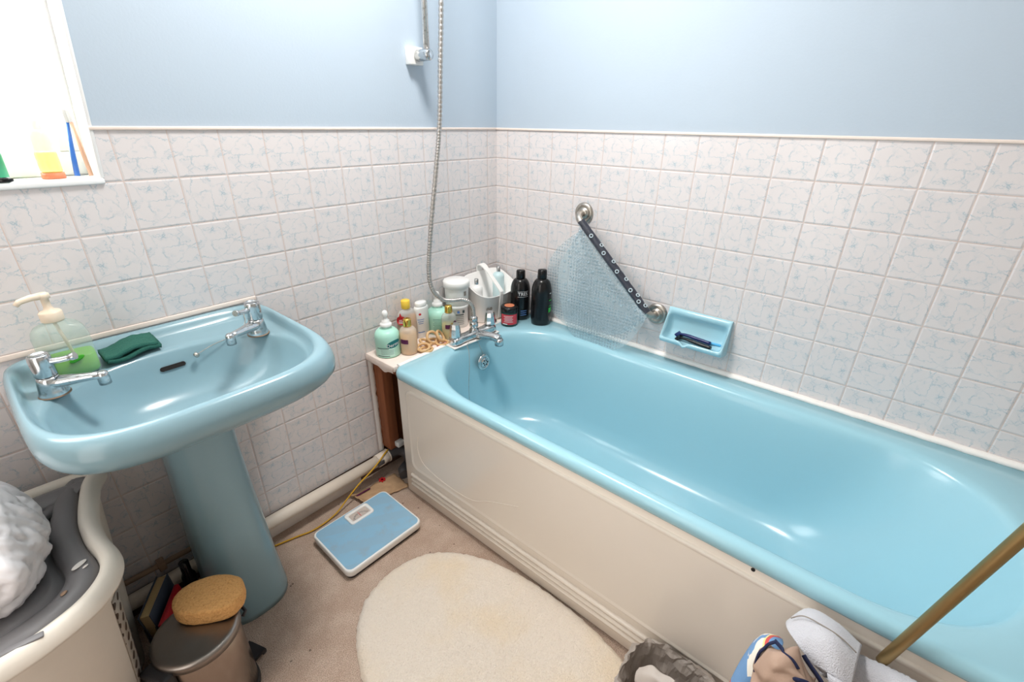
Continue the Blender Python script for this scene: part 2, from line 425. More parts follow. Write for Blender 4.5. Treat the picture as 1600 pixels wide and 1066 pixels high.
# tiled part
wl(WX1, .14, .52, WZ0, 0, .14, 1); wl(WX1, .14, WZ0, 1.278, 0, .14, 1); wl(XW - .1, WX0, .52, 1.278, 0, .14, 1); wl(WX0, WX1, .52, WZ0, 0, .14, 1)
wl(XW - .1, -.685, .094, .52, 0, .14, 1)
# bare wall below the tiles and beside the timber post
wl(XW - .1, .14, -.05, .094, .012, .14, 2); wl(-.685, .14, .094, .52, .012, .14, 2)
for v in mb.bm.verts:
    if abs(v.co.x - WX1) < 1e-4 and v.co.z > WZ0 + .01: v.co.x += .078 * (v.co.z - WZ0)
struct(obj('wall_left', mb, [M['paint'], M['tile_l'], M['plaster']]))
mb = MB()
mb.box((0, YW - .1, 1.278), (.14, 0, ZC), mi=0); mb.box((0, YW - .1, .50), (.14, 0, 1.278), mi=1); mb.box((0.01, YW - .1, -.05), (.14, 0, .50), mi=2)
struct(obj('wall_right', mb, [M['paint'], M['tile_r'], M['plaster']]))
mb = MB(); mb.box((XW - .1, YW, -.05), (XW, .012, ZC)); struct(obj('wall_back', mb, M['neutral']))
mb = MB(); mb.box((XW, YW - .1, -.05), (0, YW, ZC)); struct(obj('wall_front', mb, M['neutral']))
mb = MB(); mb.box((XW - .1, YW - .1, -.12), (.14, .14, 0)); struct(obj('floor', mb, M['carpet']))
mb = MB(); mb.box((XW - .1, YW - .1, ZC), (.14, .14, ZC + .08)); struct(obj('ceiling', mb, M['ceil']))
# quadrant edge strip along the top of the tiles
mb = MB()
for a, b in (((WX1 + .002, -.0045, 1.2735), (0, 0, 1.2815)), ((-.0045, YW, 1.2735), (0, 0, 1.2815))): mb.box(a, b, .002)
struct(obj('trim_1', mb, M['ledge']))
# skirting under the waste pipe
mb = MB(); mb.box((-1.20, -.006, 0.0), (-.80, .012, .05), .003); struct(obj('baseboard_left', mb, M['white_mat']))

# window with reveal, sill, frame and glass
wnd = thing('window_1', 'white window over the basin, its glass glaring with daylight', 'window'); wnd['kind'] = 'structure'
mb = MB(); mb.box((WX0, -.006, WZ0 - .0005), (WX1 + .0005, .13, WZ0 + .012), .003); obj('window_sill', mb, M['white_gloss'], wnd)
mb = MB(); mb.box((WX1 - .006, -.002, WZ0 + .012), (WX1 + .001, .13, WZ1), .001); mb.box((WX0 - .001, -.002, WZ0 + .012), (WX0 + .006, .13, WZ1), .001); mb.box((WX0, -.002, WZ1 - .006), (WX1, .13, WZ1 + .001), .001)
for v in mb.bm.verts:
    if v.co.x > WX1 - .03: v.co.x += .078 * (v.co.z - WZ0)
obj('reveal', mb, M['white_gloss'], wnd)
mb = MB(); fx0, fx1, fz0, fz1 = WX0 + .006, WX1 - .006, WZ0 + .012, WZ1 - .006
for a, b in (((fx0, fz0), (fx1, fz0 + .05)), ((fx0, fz1 - .05), (fx1, fz1)), ((fx0, fz0 + .05), (fx0 + .05, fz1 - .05)), ((fx1 - .042, fz0 + .05), (fx1 + .004, fz1 - .05)), ((-1.745, fz0 + .05), (-1.695, fz1 - .05))):
    mb.box((a[0], .095, a[1]), (b[0], .125, b[1]), .004)
for v in mb.bm.verts:
    if v.co.x > fx1 - .11: v.co.x += .078 * (v.co.z - WZ0)
obj('window_frame', mb, M['white_gloss'], wnd)
for a, b in ((fx0 + .05, -1.745), (-1.695, fx1 - .042)):
    mb = MB(); mb.box((a, .108, fz0 + .05), (b, .112, fz1 - .05))
    for v in mb.bm.verts:
        if v.co.x > fx1 - .11: v.co.x += .078 * (v.co.z - WZ0)
    obj('glass_pane', mb, M['pane'], wnd)

# ------------------------------------------------------------------ bath
def rr(x0, x1, y0, y1, ra, rb, z, n=14, m=(16, 40), pw=2.0):
    """ring of a tub: y1 is the tap end (corner radii ra), y0 the far end (corner radii rb)"""
    L = []
    def arc(cx, cy, rx, ry, a0):
        for i in range(n):
            a = a0 + (pi / 2) * i / n
            L.append((cx + rx * sp(cos(a), 2 / pw), cy + ry * sp(sin(a), 2 / pw), z))
    def seg(p, q, k):
        for i in range(k): L.append((p[0] + (q[0] - p[0]) * i / k, p[1] + (q[1] - p[1]) * i / k, z))
    arc(x1 - ra[0], y1 - ra[1], ra[0], ra[1], 0)
    seg((x1 - ra[0], y1), (x0 + ra[0], y1), m[0])
    arc(x0 + ra[0], y1 - ra[1], ra[0], ra[1], pi / 2)
    seg((x0, y1 - ra[1]), (x0, y0 + rb[1]), m[1])
    arc(x0 + rb[0], y0 + rb[1], rb[0], rb[1], pi)
    seg((x0 + rb[0], y0), (x1 - rb[0], y0), m[0])
    arc(x1 - rb[0], y0 + rb[1], rb[0], rb[1], 1.5 * pi)
    seg((x1, y0 + rb[1]), (x1, y1 - ra[1]), m[1])
    return L
BX0, BX1, BY0, BY1, BZ = -.716, -.002, -1.87, -.165, .542
bath = thing('bathtub', 'blue enamelled bathtub along the right wall', 'bathtub', (-.36, -1.0, 0), absolute=True)
c = (.035, .035)
IX0, IX1, IY0, IY1 = -.672, -.105, -1.722, -.222
def inner(dx, dyt, dyf, z, ra=(.27, .30), rb=(.25, .27), pw=2.15):
    lim = .97 * ((IX1 - IX0) / 2 - dx)
    return rr(IX0 + dx, IX1 - dx, IY0 + dyf, IY1 - dyt, (min(lim, max(.04, ra[0] - dx * .6)), max(.05, ra[1] - dx * .6)), (min(lim, max(.04, rb[0] - dx * .4)), max(.05, rb[1] - dx * .4)), z, pw=pw)
loops = [rr(BX0 + .020, BX1, BY0, BY1, c, c, .506), rr(BX0 + .004, BX1, BY0, BY1, c, c, .507), rr(BX0, BX1, BY0, BY1, c, c, .514), rr(BX0, BX1, BY0, BY1, c, c, .526),
         rr(BX0 + .004, BX1, BY0 + .003, BY1 - .002, c, c, .536), rr(BX0 + .012, BX1 - .002, BY0 + .01, BY1 - .006, c, c, BZ),
         inner(-.022, -.02, -.03, BZ), inner(-.013, -.012, -.018, BZ - .002), inner(-.005, -.004, -.006, BZ - .008), inner(0, 0, 0, BZ - .018), inner(.004, .004, .006, BZ - .032),
         inner(.012, .008, .03, .47), inner(.022, .016, .07, .40), inner(.034, .026, .12, .32), inner(.046, .038, .18, .25), inner(.060, .05, .225, .205), inner(.085, .075, .27, .178), inner(.12, .11, .32, .168),
         inner(.16, .16, .38, .1635, (.17, .20), (.17, .20)), inner(.205, .24, .46, .1605, (.18, .20), (.18, .20))]
mb = MB(); mb.loft(loops, cap0=False); obj('tub', mb, M['bath'], bath)
# overflow in the tap end
OV = Vector((-.352, -.247, .452))
mb = MB()
Rm = Matrix.Rotation(pi / 2 - .08, 4, 'X')
mb.lathe([(.033, 0), (.033, .004), (.028, .008), (.022, .0085), (.021, .006), (.019, .006), (.018, .009), (.012, .011), (.0, .0115)], OV, 28, M=Rm, cap0=True)
ov = obj('overflow_grille', mb, M['chrome'], bath); ov['label'] = 'round chrome overflow grille'
mb = MB()
for k in range(6):
    a = k * pi / 3; p = OV + (Rm @ Vector((.010 * cos(a), .010 * sin(a), .0102)))
    mb.lathe([(.0032, 0), (.0032, .0016)], p, 10, M=Rm)
h = obj('grille_hole', mb, M['hole'], ov); h.matrix_parent_inverse = ov.matrix_world.inverted(); h.parent = ov; h.matrix_parent_inverse = Matrix()

mb = MB(); mb.lathe([(.036, 0), (.036, .003), (.030, .0042), (.024, .001), (0, .0)], (-.388, -.50, .1606), 28); obj('waste_outlet', mb, M['chrome'], bath)
# cream bath panel with raised field and three ribs
bp = thing('bath_surround', 'cream moulded side panel under the bath rim', 'bath panel', (-.69, -1.0, 0), absolute=True)
mb = MB(); mb.box((-.700, -1.87, .004), (-.686, -.168, .507), .003); obj('panel_board', mb, M['panel'], bp)
mb = MB()
def field(x, y0, y1, z0, z1, r, n=6):
    L = []
    for cy, cz, a0 in ((y1 - r, z1 - r, 0), (y0 + r, z1 - r, pi / 2), (y0 + r, z0 + r, pi), (y1 - r, z0 + r, 1.5 * pi)):
        for i in range(n + 1):
            a = a0 + i / n * pi / 2; L.append((x, cy + r * cos(a), cz + r * sin(a)))
    return L
mb.loft([field(-.699, -1.82, -.212, .135, .474, .03), field(-.7045, -1.82, -.212, .135, .474, .03), field(-.7065, -1.817, -.215, .138, .471, .03), field(-.7065, -1.812, -.220, .143, .466, .028), field(-.7035, -1.806, -.226, .149, .460, .026)], cap0=False)
obj('raised_field', mb, M['panel'], bp)
for z in (.098, .077, .056):
    mb = MB(); mb.tube([(-.701, -.200, z), (-.701, -.206, z), (-.701, -1.0, z), (-.701, -1.85, z)], [.004, .0085, .0085, .0085], 14); obj('rib', mb, M['panel'], bp)
# a faint moulded swoosh low on the panel
mb = MB()
sw = spline([(-.7036, -.262, .30), (-.7036, -.256, .235), (-.7036, -.29, .185), (-.7036, -.40, .165), (-.7036, -.52, .172), (-.7036, -.60, .215), (-.7036, -.72, .27)], 8)
mb.tube(sw, .0016, 8, ry=.5); obj('moulded_line', mb, M['panel'], bp)
mb = MB(); mb.lathe([(.004, 0), (.004, .002), (.002, .003)], (-.7165, -1.325, .508), 12, M=Matrix.Rotation(-pi / 2, 4, 'Y')); obj('fixing_hole', mb, M['hole'], bp)

# white sealant along the walls
mb = MB()
def bead(P, r, ry):
    pts = []
    for p in spline(P, 14):
        pts.append(p + Vector((nz(p, 31) * .002, nz(p + Vector((3, 1, 2)), 37) * .002, nz(p + Vector((1, 7, 2)), 29) * .0015)))
    mb.tube(pts, r, 10, ry=ry)
bead([(-.004, -.16, .545), (-.004, -.6, .545), (-.004, -1.0, .545), (-.005, -1.4, .545), (-.006, -1.7, .546), (-.006, -1.9, .547)], .010, 1.2)
bead([(-.69, -.167, .541), (-.45, -.166, .541), (-.2, -.166, .541), (0, -.165, .542)], .006, 1.5)
struct(obj('trim_2', mb, M['caulk']))
# caulk line above the basin
mb = MB(); mb.box((-1.556, -.0045, .8315), (-1.03, 0, .8435), .0015); struct(obj('trim_3', mb, M['ledge']))

# ledge at the tap end, carried on a timber frame
ld = thing('shelf_ledge', 'white painted ledge between the tiled wall and the tap end of the bath', 'ledge', (-.35, -.08, .52), absolute=True)
mb = MB(); mb.box((-.708, -.166, .520), (-.001, -.001, .5405), .003); obj('ledge_board', mb, M['ledge'], ld)
mb = MB()
G = []
for i in range(41):
    y = -.004 - .160 * i / 40; dp = .006 + .012 * math.exp(-((y + .105) / .022) ** 2) + .004 * abs(nz((0, y, 0), 90))
    G.append([(-.7085, y, .5395), (-.7115 - .002 * nz((1, y, 0), 60), y, .530), (-.7105, y, .520 - dp * .5), (-.706, y, .519 - dp)])
mb.grid(G); 
obj('peeling_edge', mb, M['ledge'], ld)
tp = thing('timber_frame', 'bare brown timber frame under the ledge end', 'timber', (-.66, -.04, .1), absolute=True)
mb = MB(); mb.box((-.683, -.052, .118), (-.640, .010, .500), .002); obj('post', mb, M['timber'], tp)
mb = MB(); mb.box((-.683, -.160, .490), (-.640, .010, .5195), .002); obj('rail', mb, M['timber'], tp)
mb = MB(); mb.box((-.640, -.020, .10), (-.10, .011, .500), .002); obj('backing_board', mb, M['timber'], tp)
# plaster strip beside the post
mb = MB(); G = []
for i in range(25):
    z = .10 + .42 * i / 24; w = -.684 + .006 * nz((0, 0, z), 40)
    G.append([(-.702, -.001, z), (-.694, -.004, z), (w, -.004, z), (w + .002, .010, z)])
mb.grid(G); struct(obj('trim_4', mb, M['caulk']))

# ------------------------------------------------------------------ basin
bs = thing('pedestal_basin', 'pale blue ceramic washbasin on a pedestal below the window', 'washbasin', (-1.285, -.15, 0), absolute=True)
cx = -1.291; ci = -1.294
B = []
def o_(a, yb, yf, z, nb=9, nf=4.3, cxx=cx, yc=-.22): B.append(se(cxx, a, yb, yf, yc, z, nb, nf))
o_(.060, -.04, -.19, .62, 3, 2.4); o_(.115, -.03, -.27, .650, 3, 2.6); o_(.19, -.01, -.375, .695, 5, 3.0); o_(.238, -.003, -.435, .728, 7, 3.4)
o_(.256, -.002, -.464, .744, 9, 3.6); o_(.2615, -.002, -.476, .752, 9, 3.7); o_(.2665, -.002, -.490, .764, 9, 3.8); o_(.270, -.002, -.502, .780, 9, 4); o_(.270, -.002, -.506, .798, 9, 4); o_(.2675, -.002, -.501, .815, 9, 4); o_(.263, -.003, -.492, .826, 9, 4); o_(.2575, -.008, -.484, .8305, 9, 4)
o_(.2535, -.014, -.478, .830, 8, 3.6, ci); o_(.251, -.020, -.473, .826, 7, 3.3, ci); o_(.248, -.026, -.470, .818, 7, 3.2, ci); o_(.246, -.032, -.468, .808, 6, 3.2, ci); o_(.243, -.040, -.467, .803, 5, 3.0, ci)
o_(.239, -.085, -.465, .799, 2.5, 2.7, ci, -.26); o_(.235, -.098, -.462, .796, 2.25, 2.6, ci, -.27); o_(.231, -.104, -.458, .788, 2.2, 2.5, ci, -.27); o_(.222, -.110, -.448, .765, 2.2, 2.4, ci, -.27)
o_(.205, -.120, -.428, .735, 2.2, 2.3, ci, -.27); o_(.178, -.138, -.396, .705, 2.2, 2.2, ci, -.27); o_(.140, -.165, -.355, .683, 2.2, 2.2, ci, -.27); o_(.085, -.205, -.315, .670, 2, 2, ci, -.26); o_(.028, -.24, -.28, .664, 2, 2, ci, -.26)
mb = MB(); mb.loft(B, cap0=True); obj('basin_bowl', mb, M['basin'], bs)
mb = MB()
ped = [(.100, .0, -.258, 0), (.100, 0, -.260, .02), (.097, 0, -.256, .06), (.092, 0, -.247, .14), (.088, 0, -.238, .26), (.081, 0, -.228, .40), (.077, 0, -.222, .52), (.077, 0, -.222, .60), (.082, 0, -.226, .66)]
mb.loft([se(cx, a, -.062 if z < .18 else -.03, yf, -.15, z, 4, 2.6, 64) for a, _, yf, z in ped]); obj('pedestal', mb, M['basin'], bs)
# overflow slot in the back of the bowl
mb = MB(); sx0 = -1.288
pts = []
for i in range(24):
    a = 2 * pi * i / 24; pts.append((sx0 + (.021 if cos(a) > 0 else -.021) + .0055 * cos(a), 0, .0055 * sin(a)))
Msl = Matrix.Translation((0, -.1145, .758)) @ Matrix.Rotation(-.42, 4, 'X')
mb.loft([[Msl @ Vector((p[0], .006, p[2])) for p in pts], [Msl @ Vector((p[0], -.0012, p[2])) for p in pts]]); obj('overflow_slot', mb, M['hole'], bs)
mb = MB(); mb.lathe([(.028, 0), (.028, .003), (.022, .004), (.018, .0), (.0, -.001)], (ci, -.26, .6645), 24); obj('waste_outlet', mb, M['chrome'], bs)

def basin_tap(loc, ang, label):
    r = thing('basin_tap', label, 'tap', loc, group='basin taps')
    d = Vector((cos(ang), sin(ang), 0)); s = Vector((-sin(ang), cos(ang), 0)); z = Vector((0, 0, 1))
    mb = MB()
    mb.lathe([(.024, 0), (.0245, .004), (.022, .010), (.0205, .022), (.0185, .034), (.0165, .040)], (0, 0, 0), 28, cap1=True)
    # spout: a beak that swells out of the body
    P = [(.0, .026, .019, .013), (.02, .026, .017, .012), (.045, .027, .0125, .0095), (.07, .028, .010, .008), (.088, .0275, .0095, .0078)]
    L = []
    for t_, h_, w_, th in P:
        L.append([d * t_ + z * (h_ + th * sin(2 * pi * k / 16)) + s * (w_ * cos(2 * pi * k / 16)) for k in range(16)])
    mb.loft(L)
    mb.lathe([(.0105, -.018), (.0105, -.002), (.0098, .006), (.006, .010)], d * .086 + z * .026, 20)
    obj('tap_body', mb, M['chrome'], r)
    mb = MB(); mb.lathe([(.0165, .0405), (.0178, .044), (.0178, .078), (.0165, .085), (.015, .0865), (.0145, .0845), (.0, .0845)], (0, 0, 0), 28)
    hd = obj('handle', mb, M['chrome'], r)
    mb = MB(); q = spline([d * .012 + z * .070, d * .028 + z * .0705, d * .044 + z * .073, d * .056 + z * .076], 5)
    mb.tube(q, [.0062] * 6 + [.0058] * 6 + [.0075] * 4, 12, ry=1.1)
    obj('lever', mb, M['chrome'], hd)
    mb = MB(); mb.lathe([(.026, 0), (.026, .0015), (.0235, .003)], (0, 0, -.0005), 24); obj('tap_seal', mb, M['copper'], r)
    return r
basin_tap((-1.497, -.165, .7985), math.radians(-30), 'chrome basin tap at the left end of the basin, partly hiding the soap bottle')
basin_tap((-1.101, -.165, .7985), math.radians(206), 'chrome basin tap at the right end of the basin with a chain hanging beside it')

def chain(name, P, r, label, end=None):
    o = thing(name, label, 'chain', P[-1])
    o['abs'] = 1
    mb = MB(); pts = spline(P, 40); d = 0; last = pts[0]; n = 0
    L = [last]
    for p in pts[1:]:
        d += (p - last).length; last = p
        if d > r * 2.1: L.append(p); d = 0
    for p in L:
        mb.lathe([(r * .5, -r * .87), (r, 0), (r * .5, r * .87)], p, 6)
    mb.tube(pts[::6], r * .45, 5)
    obj('bead_string', mb, M['chrome_soft'], o)
    if end: mb = end(MB(), P[-1]); obj('end_fitting', mb, M['chrome_soft'], o)
    return o
def endf(mb, p): mb.lathe([(.004, -.005), (.0068, -.003), (.0068, .003), (.004, .005)], p, 14, M=Matrix.Rotation(.9, 4, 'Y')); return mb
chain('plug_chain', [(-1.045, -.022, .8345), (-1.066, -.030, .833), (-1.084, -.045, .816), (-1.095, -.075, .8075), (-1.120, -.115, .805), (-1.155, -.128, .796), (-1.20, -.126, .787), (-1.238, -.128, .775)], .0014, 'thin ball chain without its plug lying across the basin from the right tap', endf)

# soap bottle: squarish clear pump bottle with a finger of green soap
sb = thing('soap_dispenser', 'clear pump soap bottle with green liquid, behind the left basin tap', 'soap bottle', (-1.452, -.098, .8035))
def sq(a, b, z, n=4.5, N=40): return [(a * sp(cos(2 * pi * i / N), 2 / n), b * sp(sin(2 * pi * i / N), 2 / n), z) for i in range(N)]
mb = MB(); mb.loft([sq(.038, .026, 0), sq(.043, .030, .004), sq(.044, .031, .02), sq(.044, .031, .085), sq(.041, .029, .098), sq(.034, .025, .108), sq(.020, .018, .116, 3), sq(.0155, .0155, .119, 2), sq(.0155, .0155, .128, 2)], cap1=False)
obj('bottle_body', mb, M['soap_clear'], sb)
mb = MB(); mb.loft([sq(.040, .027, .003), sq(.042, .029, .008), sq(.042, .029, .042)]); obj('green_soap', mb, M['green_liq'], sb)
mb = MB(); mb.lathe([(.0175, .120), (.0185, .122), (.0185, .138), (.016, .141), (.009, .143), (.0065, .150), (.0065, .166), (.010, .168), (.010, .176), (.006, .179)], (0, 0, 0), 24)
mb.tube([(0, 0, .173), (-.018, -.006, .174), (-.036, -.012, .172), (-.043, -.014, .166)], [.0075, .0065, .0055, .0045], 12)
obj('pump', mb, M['pump'], sb)
mb = MB(); mb.tube([(0, 0, .118), (.006, 0, .07), (.012, 0, .006)], .003, 8); obj('dip_tube', mb, M['pump'], sb)
mb = patch(lambda x, y: (.008 + x, -.0318, .040 + y + .3 * x), .026, .011, shape='oval'); solid(obj('label', mb, M['green_lbl'], sb), .0006)

# folded scouring pad
sp_ = thing('scouring_pad', 'green scouring cloth folded in two on the back of the basin', 'scourer', (-1.345, -.072, .8035))
for k, (dz, dx) in enumerate(((0, 0), (.011, -.004))):
    mb = MB(); G = []
    for j in range(13):
        row = []
        for i in range(19):
            u, v = i / 18 - .5, j / 12 - .5
            row.append((u * .105 + dx, v * .062 + u * .018, .006 + dz + .004 * sin(u * 7 + k) + .006 * (u + .5) * (v + .5) + .002 * nz((u * 9, v * 9, k))))
        G.append(row)
    mb.grid(G); o = obj('pad_layer', mb, M['scour'], sp_); solid(o, .009)

# ------------------------------------------------------------------ bath mixer, chain, hose, rail
mx_ = thing('bath_mixer_tap', 'chrome bath mixer tap with two faceted handles at the tap end', 'tap', (-.362, -.205, BZ))
mxa = math.radians(-4)
mb = MB(); mb.box((-.115, -.027, -.0005), (.115, .027, .005), .0024); 
g = obj('gasket', mb, M['white_mat'], mx_); g['label'] = 'white gasket under the tap'
mb = MB()
L = []
for x, w, h in ((-.108, .012, .022), (-.100, .022, .030), (-.085, .025, .034), (-.06, .020, .030), (-.03, .0185, .030), (0, .020, .034), (.03, .0185, .030), (.06, .020, .030), (.085, .025, .034), (.100, .022, .030), (.108, .012, .022)):
    L.append([(x, w * sp(cos(2 * pi * k / 20), .6), .005 + h / 2 + h / 2 * sp(sin(2 * pi * k / 20), .6)) for k in range(20)])
mb.loft(L)
q = spline([(.01, -.010, .020), (.02, -.05, .024), (.03, -.085, .026), (.035, -.108, .022)], 5)
mb.tube(q, [.016] * 6 + [.0155] * 5 + [.0165] * 5, 16)
mb.lathe([(.0165, -.016), (.0175, .004), (.012, .012)], (.035, -.106, .014), 18)
obj('mixer_body', mb, M['chrome'], mx_)
for sgn in (-1, 1):
    mb = MB(); mb.lathe([(.021, .038), (.022, .042), (.0195, .070), (.0165, .086), (.015, .0885), (.0, .089)], (sgn * .088, 0, 0), 8, rot=.2)
    mb.lathe([(.014, .030), (.014, .040)], (sgn * .088, 0, 0), 16)
    h = obj('handle', mb, M['chrome'], mx_)
    for f in h.data.polygons: f.use_smooth = False
mb = MB(); mb.lathe([(.017, .034), (.018, .040), (.013, .046), (.0125, .050), (.0165, .052), (.0165, .068), (.013, .071), (.0125, .074), (.0148, .075), (.0148, .088), (.011, .092), (.0085, .094)], (.004, 0, 0), 18)
obj('hose_connector', mb, M['chrome'], mx_)
mx_.rotation_euler = (0, 0, mxa)

hs = [(-.358, -.205, .632), (-.360, -.203, .668), (-.371, -.195, .693), (-.393, -.18, .7045), (-.43, -.165, .707), (-.462, -.15, .718), (-.490, -.138, .752), (-.497, -.128, .802), (-.487, -.123, .877), (-.462, -.119, 1.004), (-.428, -.118, 1.17), (-.407, -.118, 1.29), (-.392, -.118, 1.45), (-.377, -.118, 1.627), (-.368, -.118, 1.80), (-.366, -.118, 1.95)]
pts = spline(hs, 60); L = [pts[0]]; acc = 0; step = .0011
for a, b in zip(pts, pts[1:]):
    acc += (b - a).length
    if acc >= step: L.append(b); acc = 0
rad = [.0072 + (.0009 if (i % 5) in (0, 1, 2) else -.0003) for i in range(len(L))]
mb = MB(); mb.tube(L, rad, 10)
t = NT('hose_steel'); o = t.obj()
M['hose'] = t.done(t.pbsdf(rgb(186, 182, 178), .3, .9))
tag(obj('shower_hose', mb, M['hose']), 'ribbed metal shower hose hanging down to the bath mixer', 'hose')

rl = thing('shower_rail', 'chrome shower riser rail on a white wall block', 'shower rail', (-.40, 0, 1.49), absolute=True)
mb = MB(); mb.box((-.432, -.026, 1.463), (-.380, 0, 1.512), .002); b = obj('wall_block', mb, M['white_pl'], rl); b['label'] = 'white square wall block'
mb = MB(); mb.lathe([(.015, 0), (.0165, .003), (.0165, .052), (.0145, .058), (.010, .060), (0, .060)], (-.402, -.026, 1.488), 24, M=Matrix.Rotation(pi / 2, 4, 'X')); obj('rail_bracket', mb, M['chrome'], rl)
mb = MB(); mb.tube([(-.402, -.070, 1.492), (-.402, -.070, 1.98)], .0092, 18); obj('rail_pole', mb, M['rail'], rl)
mb = MB(); mb.box((-.432, -.026, 1.93), (-.380, 0, 1.98), .002); obj('wall_block', mb, M['white_pl'], rl)

chain('bath_plug_chain', [(-.405, -.229, .560), (-.432, -.242, .548), (-.445, -.262, .5425), (-.455, -.275, .522), (-.467, -.287, .49), (-.478, -.292, .42), (-.486, -.303, .33), (-.488, -.318, .26), (-.482, -.35, .20)], .0013, 'ball chain hanging from the bath mixer down inside the bath')
chain('overflow_chain', [(-.372, -.229, .560), (-.368, -.233, .544), (-.360, -.236, .520), (-.353, -.250, .486)], .0011, 'short chain between the bath mixer and the overflow grille')

# ------------------------------------------------------------------ grab bar, mat, soap dish, razors
gb = thing('grab_bar', 'steel grab bar fixed at a slant on the tiled wall, a bath mat over it', 'grab rail', (0, -.6, .85), absolute=True)
A, Bp = Vector((0, -.436, 1.001)), Vector((0, -.769, .691))
d = (Bp - A).normalized(); px = Vector((-1, 0, 0)); off = .056
P = [A, A + px * .024] + [A + px * (.024 + .032 * sin(k * pi / 12)) + d * (.032 * (1 - cos(k * pi / 12))) for k in range(1, 7)]
P += [Bp + px * (.024 + .032 * cos(k * pi / 12)) - d * (.032 * (1 - sin(k * pi / 12))) for k in range(0, 7)] + [Bp]
mb = MB(); mb.tube(P, .0125, 18); obj('bar', mb, M['chrome_soft'], gb)
for p in (A, Bp):
    mb = MB(); mb.lathe([(.038, 0), (.038, .004), (.033, .009), (.026, .0095), (.0225, .007), (.020, .007), (.0185, .014), (.014, .017), (.0, .017)], p, 32, M=Matrix.Rotation(-pi / 2, 4, 'Y')); obj('flange', mb, M['chrome_soft'], gb)

mt = thing('bath_mat', 'clear bubbled vinyl bath mat folded over the slanting grab bar', 'bath mat', (-.06, -.6, .75), absolute=True)
barA, barB = A + px * off + d * .030, Bp + px * off - d * .020
nrm_ = Vector((0, -d.z, d.y)); nrm_ = nrm_ if nrm_.z > 0 else -nrm_   # up, square to the bar within the wall plane
def layer(outline, x0, bulge, side):
    """outline: (y, z) points from the bar's upper end round to its lower end"""
    O = spline([(0, y, z) for y, z in outline], 6); n = len(O); G = []
    for j in range(n):
        tj = j / (n - 1); top = barA.lerp(barB, tj); row = []
        for i in range(17):
            s_ = i / 16; q = top.lerp(Vector((0, O[j].y, O[j].z)), s_)
            xx = -off + side * .0145 * min(1, s_ * 6) + (x0 + off - side * .0145) * s_ - bulge * sin(pi * s_) * .4
            q.x = xx + .004 * sin(9 * tj + 3 * s_) * s_
            row.append(q)
        G.append(row)
    return G
front = [(-.481, .950), (-.437, .887), (-.402, .813), (-.398, .747), (-.421, .642), (-.456, .567), (-.531, .519), (-.603, .515), (-.694, .566), (-.752, .654), (-.771, .713)]
back = [(-.462, .955), (-.385, .900), (-.318, .823), (-.297, .714), (-.320, .608), (-.369, .560), (-.44, .545), (-.55, .548), (-.66, .59), (-.73, .655), (-.765, .705)]
mb = MB(); mb.grid(layer(front, -.088, .012, -1)); obj('front_flap', mb, M['mat'], mt)
mb = MB(); mb.grid(layer(back, -.022, -.006, 1)); obj('back_flap', mb, M['mat'], mt)
# the part wrapped over the bar, darkened with grime, with its suction rings
mb = MB(); G = []
L_ = (barB - barA).length
for j in range(41):
    tj = j / 40; c0 = barA.lerp(barB, tj); row = []
    for i in range(13):
        a = -.35 + (pi + .7) * i / 12; r_ = .0150 + .0016 * nz((tj * 30, a * 3, 0))
        row.append(c0 + px * (r_ * cos(a)) + nrm_ * (r_ * sin(a)))
    G.append(row)
mb.grid(G); w = obj('dirty_fold', mb, M['mat_dark'], mt); w['label'] = 'grimy dark fold over the bar'
for j, (tj, sd) in enumerate(((.17, 0), (.29, 1), (.36, 0), (.47, 1), (.56, 0), (.66, 1), (.76, 0), (.83, 1), (.88, 0), (.94, 1))):
    a = .55 if sd == 0 else 1.25
    nn = px * cos(a) + nrm_ * sin(a); c0 = barA.lerp(barB, tj) + nn * .0165
    s1 = d; s2 = nn.cross(d)
    ring = [c0 + s1 * (.0058 * cos(2 * pi * k / 16)) + s2 * (.0058 * sin(2 * pi * k / 16)) for k in range(17)]
    mb = MB(); mb.tube(ring, .0019, 8, caps=False); obj('suction_ring', mb, M['mat_ring'], mt)
mb = MB(); mb.lathe([(.0058, 0), (.0052, .0022), (.0030, .0034), (0, .0038)], (0, 0, 0), 12, M=Matrix.Rotation(-pi / 2, 4, 'Y'), cap0=False)
cup = None; O = layer(front, -.088, .012, -1)
for j in range(4, len(O) - 3, 4):
    for i in range(4, 16, 3):
        if cup is None: c_ = cup = obj('suction_cup', mb, M['mat_cup'], mt)
        else: c_ = cup.copy(); COL.objects.link(c_); c_.parent = mt; c_.matrix_parent_inverse = cup.matrix_parent_inverse
        c_.location = O[j][i]
sd_ = thing('soap_dish', 'blue ceramic wall soap dish holding razors, right of the grab bar', 'soap dish', (0, -.92, .62), absolute=True)
Y0, Y1 = -1.024, -.814
prof = [(0, .731), (-.009, .731), (-.0145, .727), (-.0155, .720), (-.0140, .712), (-.009, .706), (-.004, .698), (-.003, .68), (-.004, .66), (-.010, .642), (-.024, .632), (-.042, .630), (-.055, .634), (-.062, .640), (-.067, .6425), (-.0715, .640), (-.072, .634), (-.066, .625), (-.050, .618), (-.02, .613), (0, .611)]
rim0, rim1 = 3, 14
G = []; NS = 60
